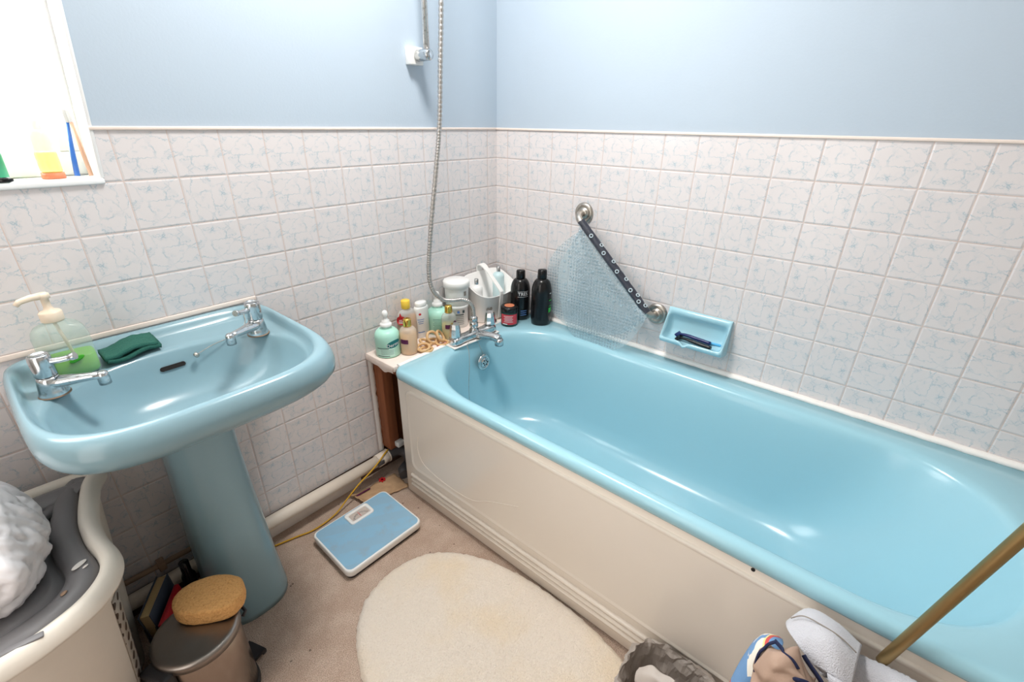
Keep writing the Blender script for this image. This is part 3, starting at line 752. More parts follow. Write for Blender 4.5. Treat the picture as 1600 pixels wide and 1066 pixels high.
for k in range(NS + 1):
    s_ = k / NS; dist = min(s_, 1 - s_) * (Y1 - Y0)
    wgt = max(0, 1 - dist / .020); wgt = wgt ** 1.6 if dist > .007 else 1
    row = []
    for i, (x, z) in enumerate(prof):
        zz, xx = z, x
        if rim0 < i < rim1:
            f_ = (i - rim0) / (rim1 - rim0); lx = prof[rim0][0] + f_ * (prof[rim1][0] - prof[rim0][0]); lz = prof[rim0][1] + f_ * (prof[rim1][1] - prof[rim0][1])
            cur = -.008 * sin(pi * f_)
            xx, zz = x + (lx - cur * .0 - x) * wgt, z + (lz - z) * wgt
        if 11 < i < 17:
            nt = math.exp(-((s_ - .58) * (Y1 - Y0) / .011) ** 2); zz -= .010 * nt; xx -= .004 * nt
        e = max(0, 1 - dist / .006); xx *= (1 - .12 * e * e)
        row.append((xx, Y0 + s_ * (Y1 - Y0), zz))
    G.append(row)
mb = MB(); V = mb.grid(G)
for r in (V[0], V[-1]):
    try: mb.bm.faces.new(r)
    except ValueError: pass
obj('dish', mb, M['dish'], sd_)
def razor(p0, p1, mat, label, head=True):
    r = thing('razor', label, 'razor', p0, absolute=True, group='razors in the soap dish')
    p0, p1 = Vector(p0), Vector(p1); dd = (p1 - p0).normalized()
    mb = MB(); q = spline([p0 + dd * .004, p0.lerp(p1, .25) + Vector((0, 0, .003)), p0.lerp(p1, .6) + Vector((0, 0, .001)), p1], 5)
    n = len(q); mb.tube(q, [.0036 + .0026 * min(1, i / (n * .5)) for i in range(n)], 10); obj('handle', mb, mat, r)
    sdv = dd.cross(Vector((0, 0, 1))).normalized()
    mb = MB(); Mh = Matrix.Translation(p0) @ Matrix((tuple(dd) , tuple(sdv), (0, 0, 1))).transposed().to_4x4() @ Matrix.Rotation(.6, 4, 'Y')
    mb.box((-.006, -.020, -.003), (.006, .020, .004), .0015, M=Mh); obj('blade_head', mb, mat, r)
    return r
razor((-.036, -.872, .6400), (-.048, -.985, .6405), M['black'], 'black razor nearest the front lip of the soap dish')
razor((-.018, -.862, .6465), (-.024, -.974, .6455), M['navy_pl'], 'dark blue razor behind the black one in the soap dish')
mb = MB(); mb.box((-.006, -.0225, 0), (.006, .0225, .005), .0015); o = tag(obj('nail_brush', mb, M['sky_pl'], loc=(-.013, -.982, .6405)), 'light blue plastic piece at the right end of the soap dish', 'brush')
o.rotation_euler = (0, 0, .12)

# ------------------------------------------------------------------ toiletries on the ledge
LZ = .5408
def prims(root, name, prof, mat, **kw):
    mb = MB(); mb.lathe(prof, **kw); return obj(name, mb, mat, root)
def mint(loc, label, front):
    r = thing('lotion_bottle', label, 'lotion bottle', loc, group='mint green pump bottles on the ledge'); th = toward(*loc[:2]) 
    R_ = .0435
    prims(r, 'bottle_body', [(R_ - .004, 0), (R_, .004), (R_, .070)] + arc_prof(R_, .072, .020, .099, 8) + [(.0185, .102), (.0185, .110)], M['mint'], seg=40)
    prims(r, 'pump', [(.0195, .108), (.0205, .110), (.0205, .118), (.016, .121), (.0135, .124), (.0135, .130), (.0085, .133), (.0085, .143), (.0105, .145), (.0105, .156), (.008, .163), (.003, .166)], M['white_pl'], seg=24)
    if front:
        a = th + .50
        o = obj('brand_oval', patch(lambda x, y: cyl(R_, a, .053)(x, y + x * .15), .056, .027, 16, 6, 'oval'), M['teal'], r)
        bm = text_mesh('Dermol', .0175, lambda x, y: cyl(R_, a, .051, lift=.0014)(x, y + x * .15)); obj('lettering', bm, M['white_ink'], o)
        obj('label', patch(cyl(R_, th - .25, .024), .062, .030, 14), M['mint_lbl'], r)
        for z, w in ((.0385, .042), (.0095, .045)): obj('label_line', patch(cyl(R_, th - .45, z, lift=.0012), w, .0022), M['ink'], r)
        for z in (.032, .027, .022, .017): obj('label_line', patch(cyl(R_, th - .1, z, lift=.0012), .045, .0009), M['ink'], r)
    else:
        for i in range(9): obj('label_line', patch(cyl(R_, th + .1, .066 - i * .006), .05 - .01 * (i % 3 == 2), .0012), M['teal'], r)
    return r
mint((-.653, -.066, LZ), 'mint green pump bottle with a dark oval label at the ledge end', True)
mint((-.398, -.046, LZ), 'mint green pump bottle standing further back, behind the wooden rings', False)

def goldcap(loc, label, liq, lvl, liqmat, R_=.031):
    r = thing('shower_oil_bottle', label, 'bottle', loc, group='gold capped bottles on the ledge'); th = toward(*loc[:2])
    prims(r, 'bottle_body', [(R_ - .003, 0), (R_, .003), (R_, .078)] + arc_prof(R_, .080, .012, .102, 7) + [(.012, .106)], M['peach'] if liq else M['clear'], seg=36)
    prims(r, 'liquid', [(R_ - .003, .002), (R_ - .0015, .004), (R_ - .0015, lvl)], liqmat, seg=32)
    prims(r, 'cap', [(.0145, .104), (.0150, .105), (.0140, .128), (.013, .131), (0, .1315)], M['gold'], seg=24)
    a = th - .55 if liq else th + .1
    l = obj('label', patch(cyl(R_, a, .054), .030 if liq else .036, .017, 10), M['purple'], r)
    if not liq: obj('label_badge', patch(cyl(R_, a + .75, .058, lift=.001), .022, .038, 8, 6, 'oval'), M['purple'], l)
    return r
goldcap((-.597, -.113, LZ), 'peach coloured bottle with a gold cap next to the dark oval label bottle', True, .074, M['peach_liq'])
goldcap((-.410, -.123, LZ), 'pale yellow bottle with gold cap and purple badge beside the left mixer handle', False, .056, M['yellow_liq'], .0285)

r = thing('baby_oil_bottle', 'yellow capped bottle of amber oil against the tiles', 'bottle', (-.539, -.034, LZ)); th = toward(-.539, -.034)
prims(r, 'bottle_body', [(.026, 0), (.029, .003), (.030, .06), (.0285, .095)] + arc_prof(.0285, .098, .011, .130, 7) + [(.011, .138)], M['clear'], seg=36, sx=1.45, sy=.8)
prims(r, 'oil', [(.0255, .002), (.0278, .004), (.0288, .06), (.0272, .100)], M['amber'], seg=32, sx=1.42, sy=.8)
prims(r, 'cap', [(.0150, .134), (.0165, .136), (.0165, .164), (.015, .166), (0, .1665)], M['yellow_pl'], seg=24)
bm = bmesh.new(); f_ = cyl(.0305, th - .35, .098, 1.45, .8, 0, .001)
vs = [bm.verts.new(f_(.017 * cos(a) * (1 if sin(a) < 0 else 1), .017 * sin(a) + (.014 if abs(a - pi / 2) < .01 else 0))) for a in [pi / 2 + 2 * pi * k / 24 for k in range(24)]]
bm.faces.new(vs); dl = obj('drop_label', bm, M['red'], r)
for k, w in enumerate((.010, .014, .016)): obj('label_line', patch(cyl(.0305, th - .35, .100 - k * .006, 1.45, .8, 0, .0018), w, .0022), M['white_ink'], dl)

r = thing('cream_bottle', 'white flat bottle with a red mark behind the amber oil', 'bottle', (-.470, -.034, LZ)); th = toward(-.47, -.034)
prims(r, 'bottle_body', [(.024, 0), (.026, .003), (.026, .112)] + arc_prof(.026, .114, .020, .124, 5), M['white_pl'], seg=32, sx=1.25, sy=.75)
prims(r, 'cap', [(.0205, .123), (.0215, .125), (.0215, .138), (.019, .141), (0, .1415)], M['white_pl'], seg=28, sx=1.15, sy=.8)
obj('red_mark', patch(cyl(.026, th + .05, .098, 1.25, .75, 0, .001), .009, .009, 8, 6, 'oval'), M['red'], r)
for k in range(3): obj('label_line', patch(cyl(.026, th + .1, .076 - k * .008, 1.25, .75, 0, .001), .024 - .004 * k, .0022), M['blue_ink'], r)
obj('label_line', patch(cyl(.026, th + .1, .024, 1.25, .75, 0, .001), .024, .003), M['blue_ink'], r)

r = thing('cream_tub', 'white printed tub with its lid off, under the larger tub', 'tub', (-.302, -.056, LZ), group='white tubs'); th = toward(-.302, -.056)
prims(r, 'tub_body', [(.040, 0), (.042, .003), (.043, .080), (.0455, .082), (.0455, .094), (.0425, .0955), (.0425, .085)], M['white_pl'], seg=40)
for k in range(6): obj('label_line', patch(cyl(.0425, th + .15, .058 - k * .008, lift=.001), .040, .0016 if k else .004), M['ink'], r)
obj('label_mark', patch(cyl(.0425, th + .1, .070, lift=.001), .010, .010, 6, 4), M['blue_ink'], r); obj('label_mark', patch(cyl(.0425, th + .6, .070, lift=.001), .010, .012, 6, 4), M['ink'], r)
r = thing('cream_tub', 'large white tub with a closed screw lid, topmost of two', 'tub', (-.302, -.056, LZ + .0957), group='white tubs')
prims(r, 'tub_body', [(.044, 0), (.046, .003), (.0475, .066), (.0475, .074)], M['white_pl'], seg=44)
prims(r, 'lid', [(.050, .070), (.0535, .072), (.0535, .092), (.051, .0965), (.047, .098), (0, .0985)], M['white_pl'], seg=48)
obj('label_mark', patch(cyl(.0472, th + .75, .050, lift=.001), .012, .018, 6, 4), M['heart'], r)

# caddy: oval-cornered basket, high at the back, with a strap handle
cd = thing('shower_caddy', 'pale grey plastic tote with strap handle and heart in the corner', 'caddy', (-.130, -.082, LZ), absolute=True)
def cad(a, b, z0, z1, N=64, n=3.4):
    L = []
    for i in range(N):
        t_ = 2 * pi * i / N; x, y = a * sp(cos(t_), 2 / n), b * sp(sin(t_), 2 / n)
        f_ = (y / b + 1) / 2
        L.append((-.130 + x, -.080 + y, LZ + z0 + (z1 - z0) * f_ ** 1.0 + (.006 * (x / a) ** 2 if z1 > .01 else 0)))
    return L
mb = MB(); mb.loft([cad(.104, .058, 0, 0), cad(.108, .061, .004, .004), cad(.118, .070, .106, .176), cad(.1205, .0725, .1075, .1785), cad(.119, .071, .110, .181), cad(.116, .0685, .108, .179), cad(.106, .059, .008, .008), cad(.06, .03, .006, .006)], cap0=True)
obj('tote_body', mb, M['caddy'], cd)
mb = MB()
hp = [(-.141, -.1455, LZ + .012), (-.140, -.1525, LZ + .10), (-.139, -.153, LZ + .118), (-.1375, -.146, LZ + .130), (-.130, -.09, LZ + .172), (-.124, -.045, LZ + .206), (-.121, -.018, LZ + .212), (-.120, -.007, LZ + .198), (-.120, -.006, LZ + .175)]
q = spline(hp, 6); L = []
for i, p in enumerate(q):
    dd = (q[min(i + 1, len(q) - 1)] - q[max(0, i - 1)]).normalized(); nx_ = Vector((1, 0, 0)); n2 = dd.cross(nx_).normalized()
    w = .0095 + .006 * max(0, min(1, (p.y + .08) / .06))
    L.append([p + nx_ * (w * sx) + n2 * (.0022 * sy) for sx, sy in ((-1, -1), (1, -1), (1, 1), (-1, 1))])
mb.loft(L, smooth=False); obj('strap_handle', mb, M['white_pl'], cd)
bm = bmesh.new(); hv = []
for k in range(40):
    a = 2 * pi * k / 40; hx = 16 * sin(a) ** 3 / 17; hy = (13 * cos(a) - 5 * cos(2 * a) - 2 * cos(3 * a) - cos(4 * a)) / 17
    X, Z = -.203 + .0155 * hx, .058 + .0165 * hy
    bb = .061 + .009 * (Z - .004) / .102; aa = .108 + .010 * (Z - .004) / .102
    yy = -.080 - bb * (1 - (abs(X + .130) / aa) ** 3.4) ** (1 / 3.4)
    hv.append(bm.verts.new((X, yy - .0016, LZ + Z)))
bm.faces.new(hv); hrt = obj('heart_motif', bm, M['heart'], cd)
def spray(loc, label, bmat, h):
    r = thing('spray_bottle', label, 'bottle', loc, group='bottles in the tote')
    prims(r, 'bottle_body', [(.022, 0), (.024, .003), (.026, h - .022)] + arc_prof(.026, h - .020, .009, h, 6) + [(.0085, h + .003)], bmat, seg=32)
    prims(r, 'cap', [(.0085, h + .002), (.0088, h + .004), (.0088, h + .024), (.007, h + .026), (0, h + .0262)], M['chrome'], seg=20)
    return r
spray((-.213, -.080, LZ + .007), 'white bottle with a chrome cap at the left end of the tote', M['white_pl'], .148)
spray((-.060, -.064, LZ + .007), 'pale blue bottle with a chrome cap in the tote, beyond the strap', M['paleblue'], .166)

def black_bottle(loc, label, sx, sy, rot, green):
    r = thing('shampoo_bottle', label, 'shampoo bottle', loc, group='black shampoo bottles')
    kw = dict(sx=sx, sy=sy, rot=rot, seg=40)
    prims(r, 'bottle_body', [(.036, 0), (.0395, .004), (.041, .02), (.041, .120)] + arc_prof(.041, .124, .017, .176, 9) + [(.0155, .179)], M['black'], **kw)
    prims(r, 'cap', [(.0175, .178), (.0185, .180), (.0175, .207), (.016, .2105), (0, .2115)], M['black'], seg=28, sx=1.05, sy=.9, rot=rot)
    return r
x, y = -.070, -.197; th = toward(x, y)
r = black_bottle((x, y, LZ), 'black shampoo bottle with white lettering behind the small red jar', 1.0, .92, th + pi / 2, False)
f_ = lambda z, da, l=.0008: cyl(.0395, th + da, z, 1.03, 1.03, th + pi / 2, l)
bm = text_mesh('TRES', .019, f_(.118, .28)); obj('lettering', bm, M['white_ink'], r)
for dz in (-.0115, .0115): obj('label_line', patch(f_(.118 + dz, .28), .044, .0010), M['white_ink'], r)
for k in range(3): obj('label_line', patch(f_(.045 - .009 * k, .38), .026, .0032), M['blue_ink'], r)
x, y = -.060, -.300; th = toward(x, y)
r = black_bottle((x, y, BZ), 'black shampoo bottle with a green band next to the bath mat', 1.0, .92, th + pi / 2, True); r.scale = (1, 1, 1.09)
f_ = lambda z, da, l=.0008: cyl(.0395, th + da, z, 1.03, 1.03, th + pi / 2, l)
obj('green_label', patch(f_(.062, 1.08), .020, .018, 8), M['green_band'], r); obj('green_label', patch(f_(.100, 1.10), .018, .004, 8), M['green_band'], r); obj('label_line', patch(f_(.078, 1.08), .018, .0022, 8), M['green_band'], r); obj('label_line', patch(f_(.127, 1.05), .012, .004, 8, 4, 'oval'), M['white_ink'], r)

x, y = -.158, -.212; th = toward(x, y)
r = thing('cosmetic_jar', 'small jar with a red label and dark lid in front of the black bottles', 'jar', (x, y, BZ))
prims(r, 'jar_body', [(.028, 0), (.031, .003), (.0315, .056), (.030, .060)], M['darkgreen'], seg=36)
prims(r, 'lid', [(.0315, .060), (.0325, .062), (.0325, .076), (.030, .0795), (0, .080)], M['black'], seg=36)
prims(r, 'lid_sticker', [(.019, .0800), (.019, .0808)], M['orange_lid'], seg=10)
lb = obj('label', patch(cyl(.0315, th, .031), .068, .042, 18), M['redjar'], r)
for k in range(5): obj('label_line', patch(cyl(.0315, th - .1, .045 - k * .0058, lift=.0014), .034 - .006 * (k % 2), .0018), M['white_ink'], lb)
obj('label_line', patch(cyl(.0315, th - .5, .0125, lift=.0014), .018, .004), M['white_ink'], lb)

r.scale = (1.1, 1.1, 1.03)
# pile of wooden curtain rings
def ring(loc, R_, tilt, label):
    r = thing('wooden_ring', label, 'ring', loc, group='wooden rings in a heap on the ledge'); return r
ring_src = None
rings = [((-.548, -.148, LZ + .0045), (0, 0, 0), 'flat wooden ring at the bottom left of the heap'),
         ((-.556, -.142, LZ + .0145), (.14, -.16, 0), 'wooden ring resting on the bottom left one'),
         ((-.486, -.110, LZ + .0045), (0, 0, 0), 'flat wooden ring in the middle of the heap, mostly covered'),
         ((-.492, -.118, LZ + .0255), (.95, -.35, .2), 'tilted wooden ring on top of the heap'),
         ((-.470, -.148, LZ + .0045), (0, 0, 0), 'flat wooden ring at the right of the heap nearest the mixer'),
         ((-.462, -.130, LZ + .0235), (.75, .75, 0), 'steeply tilted wooden ring at the right of the heap'),
         ((-.520, -.112, LZ + .0130), (.2, .3, 0), 'wooden ring half hidden at the back of the heap')]
mb = MB(); R_ = .0235
R_ = .0218; mb.tube([(R_ * cos(2 * pi * k / 36), R_ * sin(2 * pi * k / 36), 0) for k in range(37)], .0052, 10, caps=False)
for i, (l, e, lab) in enumerate(rings):
    if i == 0: ring_src = o = obj('wooden_ring', mb, M['wood_ring'])
    else: o = ring_src.copy(); COL.objects.link(o)
    o.location = l; o.rotation_euler = e; tag(o, lab, 'ring', 'wooden rings in a heap on the ledge')
mb = MB(); mb.tube([(-.505, -.1575, LZ + .003), (-.455, -.1600, LZ + .003), (-.44, -.160, LZ + .003)], [.002, .003, .003], 8); tag(obj('red_stick', mb, M['red']), 'thin red stick lying by the left end of the bath mixer', 'stick')
mb = MB(); mb.lathe([(.011, 0), (.011, .022), (.008, .026), (0, .0262)], (-.21, -.158, LZ + .011), 16, M=Matrix.Rotation(pi / 2, 4, 'Y')); tag(obj('bottle_cap', mb, M['chrome_soft']), 'small metallic cap lying between the mixer handle and the red jar', 'cap')

# ------------------------------------------------------------------ pipes and floor things on the left
wp = thing('waste_pipe', 'white plastic waste pipe along the foot of the tiled wall', 'pipe', (-.9, -.035, .07), absolute=True)
mb = MB(); mb.tube([(-.735, -.034, .088), (-1.16, -.034, .093), (-2.0, -.034, .096)], .0215, 20); obj('pipe_run', mb, M['pipe'], wp)
mb = MB(); mb.tube([(-.690, -.034, .0895), (-.740, -.034, .0878)], .0255, 22); mb.tube([(-.687, -.034, .0897), (-.692, -.034, .0895)], .027, 22); obj('coupling', mb, M['pipe'], wp)
mb = MB(); mb.tube(spline([(-.692, -.034, .0895), (-.655, -.034, .090), (-.63, -.045, .085), (-.618, -.065, .07), (-.616, -.08, .045)], 5), .022, 18); e = obj('elbow', mb, M['grey_pl'], wp); e['label'] = 'grey elbow joint'
mb = MB(); mb.box((-.752, -.0615, .083), (-.722, -.0575, .101), .001); k_ = obj('sticker', mb, M['grey_pl'], wp)
mb = MB(); mb.box((-.662, -.075, .128), (-.630, -.05, .150), .003); tag(obj('pipe_fitting', mb, M['white_pl']), 'small white block behind the panel edge above the grey elbow', 'fitting')
mb = MB(); mb.tube([(-.60, -.06, .022), (-.66, -.085, .022), (-.67, -.11, .022)], .021, 14); tag(obj('trap_pipe', mb, M['grey_pl']), 'dark grey trap pipe on the floor under the bath', 'pipe')
cp = thing('supply_pipe', 'thin painted supply pipe clipped to the wall behind the pedestal', 'pipe', (-1.5, -.02, .15), absolute=True)
mb = MB(); mb.tube([(-1.20, -.016, .140), (-1.60, -.016, .152), (-2.1, -.016, .165)], .0078, 14); obj('pipe_run', mb, M['copper'], cp)
mb = MB(); mb.box((-1.452, -.030, .133), (-1.434, 0, .160), .002); obj('pipe_clip', mb, M['copper'], cp)

cw = [(-1.165, -.05, .006), (-1.10, -.068, .006), (-1.04, -.085, .006), (-.96, -.080, .010), (-.90, -.070, .035), (-.844, -.064, .062), (-.785, -.064, .088), (-.747, -.062, .108), (-.716, -.052, .118), (-.690, -.042, .121)]
mb = MB(); mb.tube(spline(cw, 10), .0028, 8); tag(obj('electric_cord', mb, M['cord']), 'thin yellow cord running from the pedestal over the waste pipe', 'cord')

mb = MB(); G = []
pp = [(-.872, -.040), (-.860, -.118), (-.690, -.160), (-.684, -.058)]
for j in range(13):
    row = []
    for i in range(25):
        u, v = i / 24, j / 12
        a = Vector(pp[0]).lerp(Vector(pp[3]), u); b = Vector(pp[1]).lerp(Vector(pp[2]), u); q = a.lerp(b, v)
        ed = .006 * nz((u * 6, v * 6, 2)) if i in (0, 24) or j in (0, 12) else 0
        row.append((q.x + ed, q.y + ed, .006 + .006 * abs(nz((u * 5, v * 4, 1))) + .010 * max(0, .12 - u) / .12))
    G.append(row)
kp = thing('paper_scrap', 'brown kraft paper scrap with red print beside the scales', 'paper', (-.78, -.09, 0), absolute=True)
mb.grid(G); solid(obj('sheet', mb, M['paper'], kp), .0012)
def flat(pts, z): 
    bm = bmesh.new(); bm.faces.new([bm.verts.new((p[0], p[1], z)) for p in pts]); return bm
m = MB(); m.box((-.030, -.003, 0), (.03, .003, .0006), M=Matrix.Translation((-.830, -.062, .0125)) @ Matrix.Rotation(-.05, 4, 'Z')); obj('print_bar', m, M['purple'], kp)
m = MB()
for a_ in (0, pi / 3, -pi / 3): m.box((-.014, -.0035, 0), (.014, .0035, .0008), M=Matrix.Translation((-.742, -.058, .0128)) @ Matrix.Rotation(a_, 4, 'Z'))
obj('print_star', m, M['red'], kp)

# bathroom scales
scl = thing('bathroom_scales', 'blue bathroom scales with white edge on the carpet', 'scales', (-.931, -.246, 0)); scl.rotation_euler = (0, 0, math.radians(-1.0))
def rrect(a, b, r, z, n=6):
    L = []
    for sx, sy, a0 in ((1, 1, 0), (-1, 1, pi / 2), (-1, -1, pi), (1, -1, 1.5 * pi)):
        for i in range(n + 1):
            t_ = a0 + i / n * pi / 2; L.append((sx * (a - r) + r * cos(t_), sy * (b - r) + r * sin(t_), z))
    return L
mb = MB(); mb.loft([rrect(.138, .108, .018, .002), rrect(.138, .108, .018, .014)]); obj('base', mb, M['dark_pl'], scl)
mb = MB(); mb.loft([rrect(.1405, .1105, .020, .012), rrect(.143, .1135, .021, .016), rrect(.1435, .114, .021, .034), rrect(.1425, .113, .021, .0385), rrect(.1395, .110, .019, .0400), rrect(.1375, .108, .018, .0392)], cap1=True); obj('platform', mb, M['white_pl'], scl)
mb = MB(); mb.loft([rrect(.1372, .1077, .018, .0388), rrect(.1372, .1077, .018, .0404)]); obj('tread_mat', mb, M['scale_top'], scl)
dc = Vector((.013, .073, 0))
def offs(L, o): return [Vector(p) + o for p in L]
mb = MB(); mb.loft([offs(rrect(.045, .0285, .010, .040), dc), offs(rrect(.045, .0285, .010, .0445), dc), offs(rrect(.043, .0265, .009, .0455), dc), offs(rrect(.0345, .0185, .006, .0452), dc), offs(rrect(.0335, .0175, .005, .0418), dc)], cap0=False, cap1=False); w = obj('dial_frame', mb, M['white_pl'], scl)
mb = MB(); mb.loft([offs(rrect(.034, .018, .005, .0406), dc), offs(rrect(.034, .018, .005, .0412), dc)]); dl = obj('dial', mb, M['dial'], scl)
mb = MB()
for i in range(15):
    a = -1.0 + 2.0 * i / 14; p = dc + Vector((.031 * sin(a), -.022 + .034 * cos(a) - .006, .0414)); 
    mb.box((-.0006, -.003 - (.002 if i % 5 == 0 else 0), 0), (.0006, .003, .0003), M=Matrix.Translation(p) @ Matrix.Rotation(-a, 4, 'Z'))
obj('dial_marks', mb, M['ink'], dl)
mb = MB(); mb.box((-.0008, -.012, .0416), (.0008, .012, .0420), M=Matrix.Translation(dc)); obj('needle', mb, M['red'], dl)

# rug
rg = MB(); G = []; NR, NA = 46, 220
rcx, rcy, ra_, rb_ = -.975, -.878, .270, .456
cen = rg.bm.verts.new((rcx, rcy, .02))
prev = None
for i in range(1, NR + 1):
    f_ = i / NR; cur = []
    for k in range(NA):
        a = 2 * pi * k / NA; n_ = 2.25
        ex = 1 + (.012 * noise.noise(Vector((cos(a) * 40, sin(a) * 40, 0))) if i >= NR - 1 else 0)
        x = rcx + ra_ * f_ * ex * sp(cos(a), 2 / n_); y = rcy + rb_ * f_ * ex * sp(sin(a), 2 / n_)
        z = .019 + .0030 * nz((x, y, 0), 110) + .002 * nz((x, y, 5), 45)
        if f_ > .93: z *= max(.12, math.sqrt(max(0, 1 - ((f_ - .93) / .07) ** 2)))
        cur.append(rg.bm.verts.new((x, y, z)))
    for k in range(NA):
        j = (k + 1) % NA
        f = rg.bm.faces.new((cen, cur[k], cur[j]) if prev is None else (prev[k], cur[k], cur[j], prev[j])); f.smooth = True
    prev = cur
tag(obj('bath_rug', rg, M['rug']), 'cream oval tufted rug on the carpet beside the bath', 'rug')

# ------------------------------------------------------------------ pedal bin, sponge, hamper and what stands behind
bn = thing('pedal_bin', 'small steel pedal bin with a sponge on its lid', 'bin', (-1.456, -.392, 0)); BR = .083
prims(bn, 'bin_body', [(BR - .003, .012), (BR, .016), (BR, .222), (BR - .001, .226)], M['bin_steel'], seg=56)
prims(bn, 'base_ring', [(BR + .002, 0), (BR + .004, .003), (BR + .003, .014), (BR - .002, .017)], M['dark_pl'], seg=56)
prims(bn, 'lid', [(BR + .001, .227), (BR + .0045, .228), (BR + .0045, .243), (BR + .002, .2475), (BR - .006, .2495), (BR - .012, .2485), (.04, .2525), (0, .2545)], M['bin_lid'], seg=56)
pa = math.radians(20)
mb = MB(); Mp = Matrix.Rotation(pa, 4, 'Z')
mb.prism([Mp @ Vector(p) for p in ((BR - .01, -.022, .012), (BR + .030, -.028, .018), (BR + .030, .028, .018), (BR - .01, .022, .012))], (0, 0, .008)); mb.box((BR + .022, -.026, .006), (BR + .034, .026, .020), .002, M=Mp); obj('pedal', mb, M['dark_pl'], bn)
mb = MB(); Mh = Matrix.Rotation(pa + pi, 4, 'Z'); mb.box((BR - .006, -.034, .16), (BR + .026, .034, .238), .006, M=Mh); mb.box((BR - .006, -.026, .02), (BR + .014, .026, .16), .004, M=Mh); obj('hinge_housing', mb, M['dark_pl'], bn)
mb = MB(); Mq = Matrix.Rotation(math.radians(12), 4, 'Z')
mb.tube([Mq @ Vector(p) for p in ((BR + .002, -.028, .205), (BR + .012, -.026, .212), (BR + .015, 0, .214), (BR + .012, .026, .212), (BR + .002, .028, .205))], .004, 8); obj('carry_handle', mb, M['dark_pl'], bn)

sg = MB(); L = []
def spl(f_, z, N=56):
    P = [(.073, .004), (.058, .036), (.012, .052), (-.040, .044), (-.070, .018), (-.072, -.014), (-.050, -.040), (-.004, -.050), (.050, -.044), (.070, -.022)]
    q = spline([(x * f_, y * f_, z) for x, y in P], 6, True); return q
for f_, z in ((.95, .000), (.99, .003), (1.01, .010), (1.0, .030), (.99, .0365), (.965, .0395), (.90, .0410), (.7, .0425), (.3, .0430)):
    L.append([p + Vector((nz(p, 90) * .0012, nz(p + Vector((9, 0, 0)), 90) * .0012, nz(p, 60) * .0010)) for p in spl(f_, z)])
sg.loft(L); o = tag(obj('bath_sponge', sg, M['sponge'], loc=(-1.409, -.362, .2545)), 'orange rounded sponge on the lid of the pedal bin', 'sponge'); o.rotation_euler = (0, .03, math.radians(-38))

# things stacked between hamper, pedestal and wall
bk = thing('book', 'dark covered book with yellowed page edges leaning behind the bin', 'book', (0, 0, 0), group='books behind the bin')
Mb = Matrix.Translation((-1.476, -.146, .004)) @ Matrix.Rotation(math.radians(-33), 4, 'Z') @ Matrix.Rotation(math.radians(-5), 4, 'Y')
bk.matrix_world = Mb
mb = MB(); mb.box((-.011, -.062, .003), (.011, .058, .168), .001); obj('page_block', mb, M['pages'], bk)
mb = MB(); mb.box((.0115, -.065, 0), (.0140, .061, .171), .001); mb.box((-.014, -.065, 0), (-.0115, .061, .171), .001); obj('cover', mb, M['book_blue'], bk)
mb = MB(); mb.box((-.006, -.070, 0), (.006, .050, .158), .003)
o = tag(obj('flat_case', mb, M['book_red']), 'red flat case standing between the dark book and the pedal bin', 'case'); o.matrix_world = Matrix.Translation((-1.447, -.186, .004)) @ Matrix.Rotation(math.radians(-33), 4, 'Z') @ Matrix.Rotation(math.radians(-8), 4, 'Y')
mb = MB(); mb.lathe([(.014, 0), (.017, .004), (.017, .13), (.012, .145), (.012, .18), (0, .182)], (-1.404, -.092, 0), 24); tag(obj('black_bottle', mb, M['black']), 'black bottle in the gap between pedestal and sponge', 'bottle')
tb = MB(); tb.loft([[(x - 1.522, y - .228, z) for x, y, z in rrect(.009, .04, .005, 0)], [(x - 1.522, y - .228, z) for x, y, z in rrect(.0115, .043, .005, .13)], [(x - 1.522, y - .228, z) for x, y, z in rrect(.0095, .041, .004, .13)], [(x - 1.522, y - .228, z) for x, y, z in rrect(.0075, .039, .004, .01)]])
tag(obj('grey_tray', tb, M['dark_pl']), 'dark grey plastic tray standing between the hamper and the books', 'tray')

# laundry hamper
hm = thing('laundry_hamper', 'cream curved laundry hamper with a grey lid at bottom left', 'laundry basket', (-1.72, -.29, 0), absolute=True)
right = [(-1.478, -.05), (-1.494, -.12), (-1.510, -.19), (-1.519, -.25), (-1.519, -.31), (-1.513, -.36), (-1.515, -.405), (-1.535, -.450), (-1.575, -.488), (-1.635, -.512), (-1.68, -.520)]
hc = Vector((-1.72, -.29, 0))
allp = right + [(-1.72, -.522)] + [(2 * -1.72 - x, y) for x, y in right[::-1]] + [(-1.80, -.032), (-1.72, -.030), (-1.64, -.032)]
HO = spline([(x, y, 0) for x, y in allp], 5, True)
def hl(dx, z, f=None):
    out = []; n = len(HO)
    for i, p in enumerate(HO):
        tg = (HO[(i + 1) % n] - HO[i - 1]).normalized(); nn = Vector((tg.y, -tg.x, 0))
        if nn.dot(hc - p) < 0: nn = -nn
        if dx < .06: q = p + nn * dx
        else: q = (p + nn * .06); q = q + (hc - q) * ((dx - .06) / .2)
        out.append((q.x, q.y, z))
    return out
def hs_(f, z): return [(hc.x + (p.x - hc.x) * f, hc.y + (p.y - hc.y) * f, z) for p in HO]
mb = MB(); mb.loft([hs_(.66, 0), hs_(.67, .01), hs_(.885, .50), hs_(.94, .519)], cap1=False); obj('hamper_body', mb, M['cream_pl'], hm)
mb = MB(); mb.loft([hl(.012, .517), hl(.001, .5185), hl(0, .524), hl(.003, .537), hl(.010, .547), hl(.019, .551), hl(.028, .547), hl(.033, .537), hl(.034, .522)], cap0=False, cap1=False); obj('rim', mb, M['cream_pl'], hm)
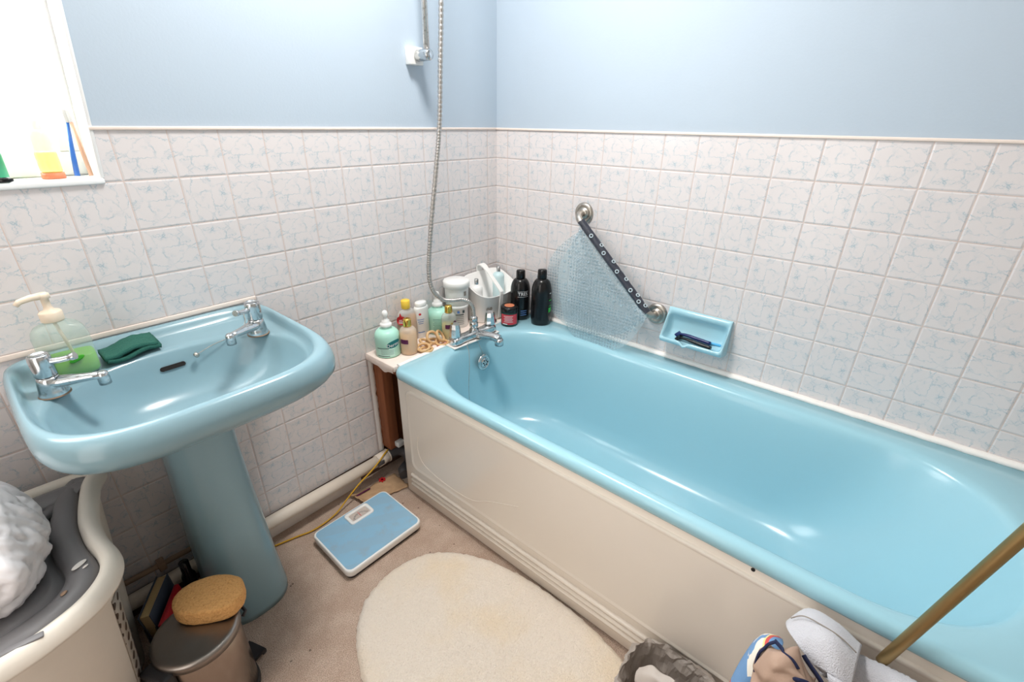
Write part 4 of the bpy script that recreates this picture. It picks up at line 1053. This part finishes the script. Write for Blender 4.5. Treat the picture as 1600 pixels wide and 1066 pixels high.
mb = MB(); mb.loft([hl(.034, .526), hl(.036, .536), hl(.043, .543), hl(.055, .545), hl(.075, .541), hl(.087, .534), hl(.090, .524), hl(.094, .524), hl(.097, .532), hl(.11, .535), hl(.16, .536)], cap0=False, cap1=True); l = obj('lid', mb, M['lid_grey'], hm); l['label'] = 'grey moulded lid'
for (x, y, z, s) in ((-1.570, -.372, .5475, 1.0), (-1.563, -.385, .5475, .4)):
    mb = MB(); mb.lathe([(.011 * s, 0), (.010 * s, .0008), (0, .001)], (x, y, z - .0015), 14, sx=1.2, sy=.55, rot=.5); obj('paint_spot', mb, M['white_mat'], l)
mb = MB(); mb.lathe([(.006, 0), (.005, .0008), (0, .001)], (-1.600, -.425, .5455), 12, sy=.7, rot=.8); obj('stain', mb, M['copper'], l)
mb = MB(); mb.box((-.028, -.006, 0), (.028, .006, .004), .0015, M=Matrix.Translation((-1.662, -.494, .5475)) @ Matrix.Rotation(-.14, 4, 'Z')); obj('catch', mb, M['lid_grey'], hm)
mb = MB(); mb.box((-.07, -.003, -.006), (.05, .003, .006), .001, M=Matrix.Translation((-1.715, -.492, .507)) @ Matrix.Rotation(-.04, 4, 'Z')); obj('vent_slot', mb, M['dark_pl'], hm)
mb = MB(); G = []
sel = [i for i, p in enumerate(HO) if p.x > -1.62 and -.445 < p.y < -.27]
for kz in range(9):
    z = .07 + .40 * kz / 8; f_ = .67 + .215 * (z - .01) / .49 + .006
    G.append([(hc.x + (HO[i].x - hc.x) * f_, hc.y + (HO[i].y - hc.y) * f_, z) for i in sorted(sel, key=lambda i: -HO[i].y)])
mb.grid(G); solid(obj('vent_side', mb, M['lattice'], hm), .002)

# white carrier bag on the hamper
bm = bmesh.new(); bmesh.ops.create_icosphere(bm, subdivisions=6, radius=1)
for v in bm.verts:
    p = v.co.copy(); n1 = nz(p, 1.5); 
    fold = abs(nz(Vector((p.x * 1.3 + p.z * 1.2, p.y * 3.2, p.z * .6)), 1.7)); fold2 = abs(nz(Vector((p.x * 4, p.y * 3, p.z * 3)), 1.6))
    r_ = 1 + .12 * n1 - .20 * (.32 - min(.32, fold)) - .05 * (.28 - min(.28, fold2)) - .22 * (.12 - min(.12, abs(nz(Vector((p.x * 2.2 + p.z * 1.5, p.y * 5.5, p.z * 1.2)), 2.6))))
    q = p * r_
    zz = q.z if q.z > -.62 else -.62 + (q.z + .62) * .05
    wide = 1.0 - .26 * max(0, zz) 
    v.co = Vector((q.x * .135 * wide, q.y * .175 * wide, (zz + .645) * .124))
for f in bm.faces: f.smooth = True
tag(obj('carrier_bag', bm, M['bag_white'], loc=(-1.708, -.272, .541)), 'full crumpled white plastic bag lying on the hamper lid', 'bag')

# ------------------------------------------------------------------ bottom right: bag, clothes, towels, brass tube
bg = MB(); L = []
bcx, bcy = -.795, -1.265
def bagring(a, b, z, amp, seed, tilt=0, N=72):
    out = []
    for i in range(N):
        t_ = 2 * pi * i / N; c_, s_ = sp(cos(t_), 2 / 3.2), sp(sin(t_), 2 / 3.2)
        x, y = a * c_, b * s_; n1 = noise.noise(Vector((cos(t_) * 3, sin(t_) * 3, z * 22 + seed))); n2 = abs(noise.noise(Vector((cos(t_) * 7, sin(t_) * 7, z * 30 + seed + 5))))
        out.append((bcx + x * (1 + amp * n1) - amp * .02 * n2, bcy + y * (1 + amp * .7 * n1), z + tilt * c_ + amp * .05 * n2 * (1 if z > .1 else 0)))
    return out
L = [bagring(.075, .105, .001, .02, 0), bagring(.080, .110, .02, .08, 1), bagring(.078, .108, .07, .12, 2), bagring(.080, .108, .12, .14, 3), bagring(.081, .109, .165, .12, 4, .022), bagring(.083, .111, .188, .14, 5, .028), bagring(.079, .108, .192, .15, 6, .028), bagring(.072, .101, .17, .12, 4, .022), bagring(.068, .095, .11, .14, 3), bagring(.06, .09, .03, .1, 2)]
bg.loft(L, smooth=False)
bmesh.ops.subdivide_edges(bg.bm, edges=bg.bm.edges[:], cuts=2, use_grid_fill=True)
for v in bg.bm.verts:
    p = v.co; k = abs(nz(p, 28)); k2 = abs(nz(p + Vector((4, 2, 1)), 55))
    if p.z > .012:
        dv = Vector((p.x - bcx, p.y - bcy, 0)); v.co = p + dv.normalized() * (.016 * (.3 - k) + .008 * (.3 - k2)) + Vector((0, 0, .012 * (k - .2) if p.z > .14 else 0))
for v in bg.bm.verts: v.co.z *= .70; v.co.y += .012; v.co.x = min(v.co.x - .010, -.709)
o = tag(obj('paper_carrier_bag', bg, M['bag']), 'crumpled grey brown open bag on the floor against the bath panel', 'bag')

def cpt(px_, py_, x):
    """measured point of a fold lying in the plane x = const, given by its two sighting angles"""
    R0, R1, R2 = Vector((.6465255, -.7627688, .0137275)), Vector((.3145579, .2829273, .9060935)), Vector((.6950238, .5814945, -.4228547))
    dd = R0 * ((px_ - 800) / 730.267) - R1 * ((py_ - 533) / 730.267) + R2
    return CAM + dd * ((x - CAM.x) / dd.x)
def drape(name, rows, mat, label, cat, n=6, crumple=.004, fr=25, th=.004, floor=True, parent=None, seed=0, rotm=None):
    R_ = [[cpt(*p) for p in r] for r in rows]
    if floor:
        R_.append([Vector((p.x - .010, p.y, p.z * .5)) for p in R_[-1]]); R_.append([Vector((p.x - .014, p.y, .006)) for p in R_[-2]])
    cols = [spline(r, n) for r in R_]
    G = [spline([c[i] for c in cols], n) for i in range(len(cols[0]))]
    for g in G:
        for p in g:
            k = nz(p + Vector((seed, 0, 0)), fr); k2 = abs(nz(p + Vector((0, seed, 3)), fr * .5))
            p.x += crumple * k - crumple * 2 * k2; p.z += crumple * .6 * nz(p + Vector((5, 5, seed)), fr) * (1 if p.z > .02 else 0)
    mb = MB(); mb.grid(G); o = obj(name, mb, mat, parent); solid(o, th, -1 if False else 0)
    if label: tag(o, label, cat)
    return o
# white towel fold hanging over the edge of the clothes
drape('hand_towel', [[(1246, 970, -.722), (1272, 957, -.722), (1310, 980, -.722), (1345, 1010, -.722)],
                     [(1234, 972, -.775), (1264, 955, -.765), (1305, 978, -.765), (1342, 1014, -.765)],
                     [(1232, 984, -.815), (1264, 985, -.820), (1300, 1000, -.820), (1336, 1034, -.815)],
                     [(1246, 1004, -.840), (1276, 1016, -.845), (1304, 1032, -.845), (1330, 1056, -.840)],
                     [(1272, 1040, -.858), (1290, 1052, -.862), (1308, 1064, -.862), (1326, 1080, -.858)],
                     [(1296, 1085, -.872), (1306, 1092, -.874), (1316, 1098, -.874), (1326, 1106, -.872)]], M['towel'], 'white towel with a stitched hem folded over the clothes beside the bath', 'towel', th=.010, crumple=.003, fr=18)
hem = MB(); hem.tube(spline([cpt(*p) for p in ((1236, 966, -.800), (1256, 963, -.803), (1284, 977, -.806), (1312, 995, -.806), (1338, 1020, -.806))], 8), .0011, 6)
obj('hem_stitching', hem, M['heart'], bpy.data.objects['hand_towel'])
# fluffy second towel running along the panel
pts = [cpt(*p) for p in ((1322, 1004, -.742), (1350, 1022, -.744), (1390, 1040, -.745), (1430, 1060, -.746), (1470, 1085, -.748), (1510, 1110, -.75))]
q = spline(pts, 10); n = len(q)
tw = MB()
L = []
for i, p in enumerate(q):
    dd = (q[min(i + 1, n - 1)] - q[max(i - 1, 0)]).normalized(); sx_ = Vector((-1, 0, 0)); 
    ring_ = []
    for k in range(28):
        a = 2 * pi * k / 28; rr_ = 1 + .12 * noise.noise(Vector((i * .9, cos(a) * 6, sin(a) * 6)))
        ring_.append(p + Vector((-.022, 0, -.014)) + sx_ * (.026 * rr_ * cos(a)) + Vector((0, 0, 1)) * (.018 * rr_ * sin(a)) )
    L.append(ring_)
tw.loft(L)
# and its hanging side, down to the floor
G = [[Vector((-.778, p.y, p.z - .018 - f_ * (p.z - .03))) + Vector((-.006 * sin(f_ * 9 + i * .4), 0, 0)) for f_ in (0, .12, .3, .5, .75, 1)] for i, p in enumerate(q)]
tw.grid(G)
tag(obj('bath_towel', tw, M['towel']), 'fluffy white bath towel rolled along the panel beneath the brass tube', 'towel')
drape('paper_flap', [[(1000, 1042, -.862), (1016, 1040, -.862), (1036, 1050, -.862), (1056, 1062, -.862)], [(994, 1052, -.880), (1012, 1056, -.884), (1032, 1066, -.884), (1050, 1076, -.880)], [(992, 1080, -.888), (1010, 1084, -.892), (1030, 1090, -.892), (1048, 1096, -.888)]], M['bag_flap'], None, None, crumple=.006, fr=35, th=.002, parent=bpy.data.objects['paper_carrier_bag'], seed=9)
# striped garment and tan garment with navy trim
drape('striped_garment', [[(1222, 1000, -.800), (1213, 994, -.800), (1196, 990, -.800), (1180, 1000, -.800)],
                          [(1224, 1004, -.830), (1208, 996, -.835), (1188, 996, -.835), (1170, 1014, -.830)],
                          [(1222, 1012, -.855), (1202, 1006, -.862), (1178, 1012, -.862), (1156, 1036, -.852)],
                          [(1214, 1040, -.872), (1190, 1040, -.880), (1164, 1048, -.880), (1142, 1064, -.868)],
                          [(1210, 1080, -.880), (1180, 1084, -.890), (1150, 1090, -.890), (1128, 1098, -.878)]], M['striped'], 'striped blue, white and red garment in the heap by the bath', 'clothing', crumple=.004, fr=14, th=.003)
tg = thing('tan_garment', 'tan garment with navy edging crumpled in the heap by the bath', 'clothing', (-.88, -1.42, 0), absolute=True)
drape('cloth', [[(1190, 1010, -.868), (1212, 1000, -.868), (1240, 1004, -.862), (1258, 1030, -.862), (1276, 1056, -.862)],
                [(1184, 1022, -.888), (1206, 1012, -.895), (1236, 1016, -.890), (1254, 1042, -.888), (1272, 1066, -.882)],
                [(1180, 1046, -.898), (1204, 1040, -.915), (1234, 1042, -.912), (1254, 1060, -.905), (1274, 1078, -.895)],
                [(1176, 1085, -.905), (1200, 1085, -.922), (1230, 1085, -.922), (1256, 1092, -.915), (1276, 1100, -.905)]], M['tan'], None, None, crumple=.020, fr=30, th=.003, parent=tg, seed=4)
def trim_(pts, r):
    mb = MB(); q = spline([cpt(*p) for p in pts], 8); mb.tube([p + Vector((.002 * nz(p, 60), .002 * nz(p + Vector((1, 1, 1)), 60), 0)) for p in q], r, 8, ry=.5); obj('navy_edging', mb, M['navy'], tg)
trim_([(1176, 1085, -.910), (1180, 1050, -.905), (1184, 1024, -.897), (1194, 1012, -.888), (1208, 1004, -.882), (1214, 1002, -.880)], .0045)
trim_([(1212, 1002, -.880), (1222, 1014, -.897), (1224, 1020, -.903), (1236, 1030, -.906), (1246, 1044, -.908)], .0040)
trim_([(1256, 1024, -.872), (1268, 1044, -.880), (1284, 1068, -.888), (1290, 1085, -.890)], .0050)
trim_([(1212, 1066, -.922), (1232, 1060, -.922), (1256, 1066, -.918), (1276, 1080, -.908)], .0042)

b0 = Vector((-.738, -1.541, .4805)); b1 = Vector((-.730, -1.602, .812)); dd = (b1 - b0).normalized()
br = MB(); br.tube([b0, b0 + dd * .01, b0 + dd * .5, b0 + dd * .86], [.0082, .0088, .0088, .0088], 20)
tag(obj('brass_tube', br, M['brass']), 'thin brass tube standing aslant on the towel in front of the bath rim', 'tube')

# ------------------------------------------------------------------ things on the window sill
SZ = WZ0 + .0122
r = thing('sill_bottle', 'bright yellow bottle with an orange base at the end of the window sill', 'bottle', (-1.352, .045, SZ))
prims(r, 'bottle_body', [(.016, .012), (.018, .016), (.018, .07)] + arc_prof(.018, .072, .008, .095, 6) + [(.008, .11), (0, .111)], M['lime'], seg=28)
prims(r, 'orange_base', [(.019, 0), (.020, .002), (.019, .012)], M['orange_lid'], seg=28)
mb = MB(); mb.lathe([(.020, 0), (.022, .002), (.024, .085), (.027, .09), (.027, .12), (0, .121)], (-1.440, .048, SZ), 28); tag(obj('green_bottle', mb, M['bgreen']), 'green bottle on the window sill at the picture edge', 'bottle')
tbk = thing('toothbrush', 'blue handled toothbrush leaning on the sill reveal', 'toothbrush', (-1.318, .03, SZ), group='toothbrushes on the sill', absolute=True)
mb = MB(); mb.tube([(-1.316, .030, SZ + .004), (-1.310, .034, SZ + .05), (-1.300, .040, SZ + .11)], [.005, .0045, .003], 10); obj('handle', mb, M['blue_pl'], tbk)
mb = MB(); mb.box((-.005, -.005, 0), (.005, .006, .026), .001, M=Matrix.Translation((-1.299, .041, SZ + .108))); obj('bristle_head', mb, M['white_pl'], tbk)
tbk = thing('toothbrush', 'peach coloured toothbrush nearest the corner of the sill', 'toothbrush', (-1.30, .02, SZ), group='toothbrushes on the sill', absolute=True)
mb = MB(); mb.tube([(-1.2945, .018, SZ + .004), (-1.2945, .026, SZ + .06), (-1.2945, .036, SZ + .11)], [.004, .004, .003], 10); obj('handle', mb, M['peach_pl'], tbk)
mb = MB(); mb.box((-.004, -.004, 0), (.004, .005, .024), .001, M=Matrix.Translation((-1.2935, .037, SZ + .108))); obj('bristle_head', mb, M['white_pl'], tbk)
mb = MB(); mb.tube([(-1.445, .0, SZ + .0055), (-1.425, -.001, SZ + .0055), (-1.418, -.001, SZ + .0055)], [.0052, .0052, .003], 10); tag(obj('black_stick', mb, M['black']), 'black stub lying on the front edge of the window sill', 'stick')

# ------------------------------------------------------------------ light, world, camera
def area(name, loc, rot, sx, sy, power, color=(1, 1, 1)):
    l = bpy.data.lights.new(name, 'AREA'); l.shape = 'RECTANGLE'; l.size = sx; l.size_y = sy; l.energy = power; l.color = color
    o = bpy.data.objects.new(name, l); COL.objects.link(o); o.location = loc; o.rotation_euler = rot; return o
area('window_daylight', ((WX0 + WX1) / 2, .20, (WZ0 + WZ1) / 2 + .02), (-pi / 2, 0, 0), WX1 - WX0 + .16, WZ1 - WZ0 + .1, 20, (1, .98, .955))
cl = area('ceiling_lamp', (-.74, -.50, ZC - .05), (0, 0, 0), .3, .3, 16, (1, .97, .93)); cl.data.shape = 'DISK'
area('added_side_fill', (XW + .05, -.80, 1.15), (0, -pi / 2, math.radians(18)), 1.5, .7, 6, (1, .95, .90))  # added fill from the left, no doorway built; brightens bath panel and floor
w = bpy.data.worlds.new('sky'); SC.world = w; w.use_nodes = True
bgn = w.node_tree.nodes['Background']; bgn.inputs[0].default_value = (.95, .98, 1, 1); bgn.inputs[1].default_value = 3.0

cam = bpy.data.cameras.new('camera'); co = bpy.data.objects.new('camera', cam); COL.objects.link(co)
Rr, Ru, Rf = Vector((.6465255, -.7627688, .0137275)), Vector((.3145579, .2829273, .9060935)), Vector((.6950238, .5814945, -.4228547))
co.matrix_world = Matrix(((Rr.x, Ru.x, -Rf.x, CAM.x), (Rr.y, Ru.y, -Rf.y, CAM.y), (Rr.z, Ru.z, -Rf.z, CAM.z), (0, 0, 0, 1)))
cam.sensor_width = 36; cam.lens = 730.267 * 36 / 1600; cam.clip_start = .02
SC.camera = co
vs = SC.view_settings; vs.view_transform = 'Standard'; vs.look = 'None'; vs.gamma = 1; vs.use_curve_mapping = False; vs.exposure = 0.55
SC.cycles.use_denoising = True
SC.cycles.max_bounces = 10; SC.cycles.transparent_max_bounces = 16
SC.cycles.caustics_reflective = False; SC.cycles.caustics_refractive = False
SC.cycles.sample_clamp_indirect = 4
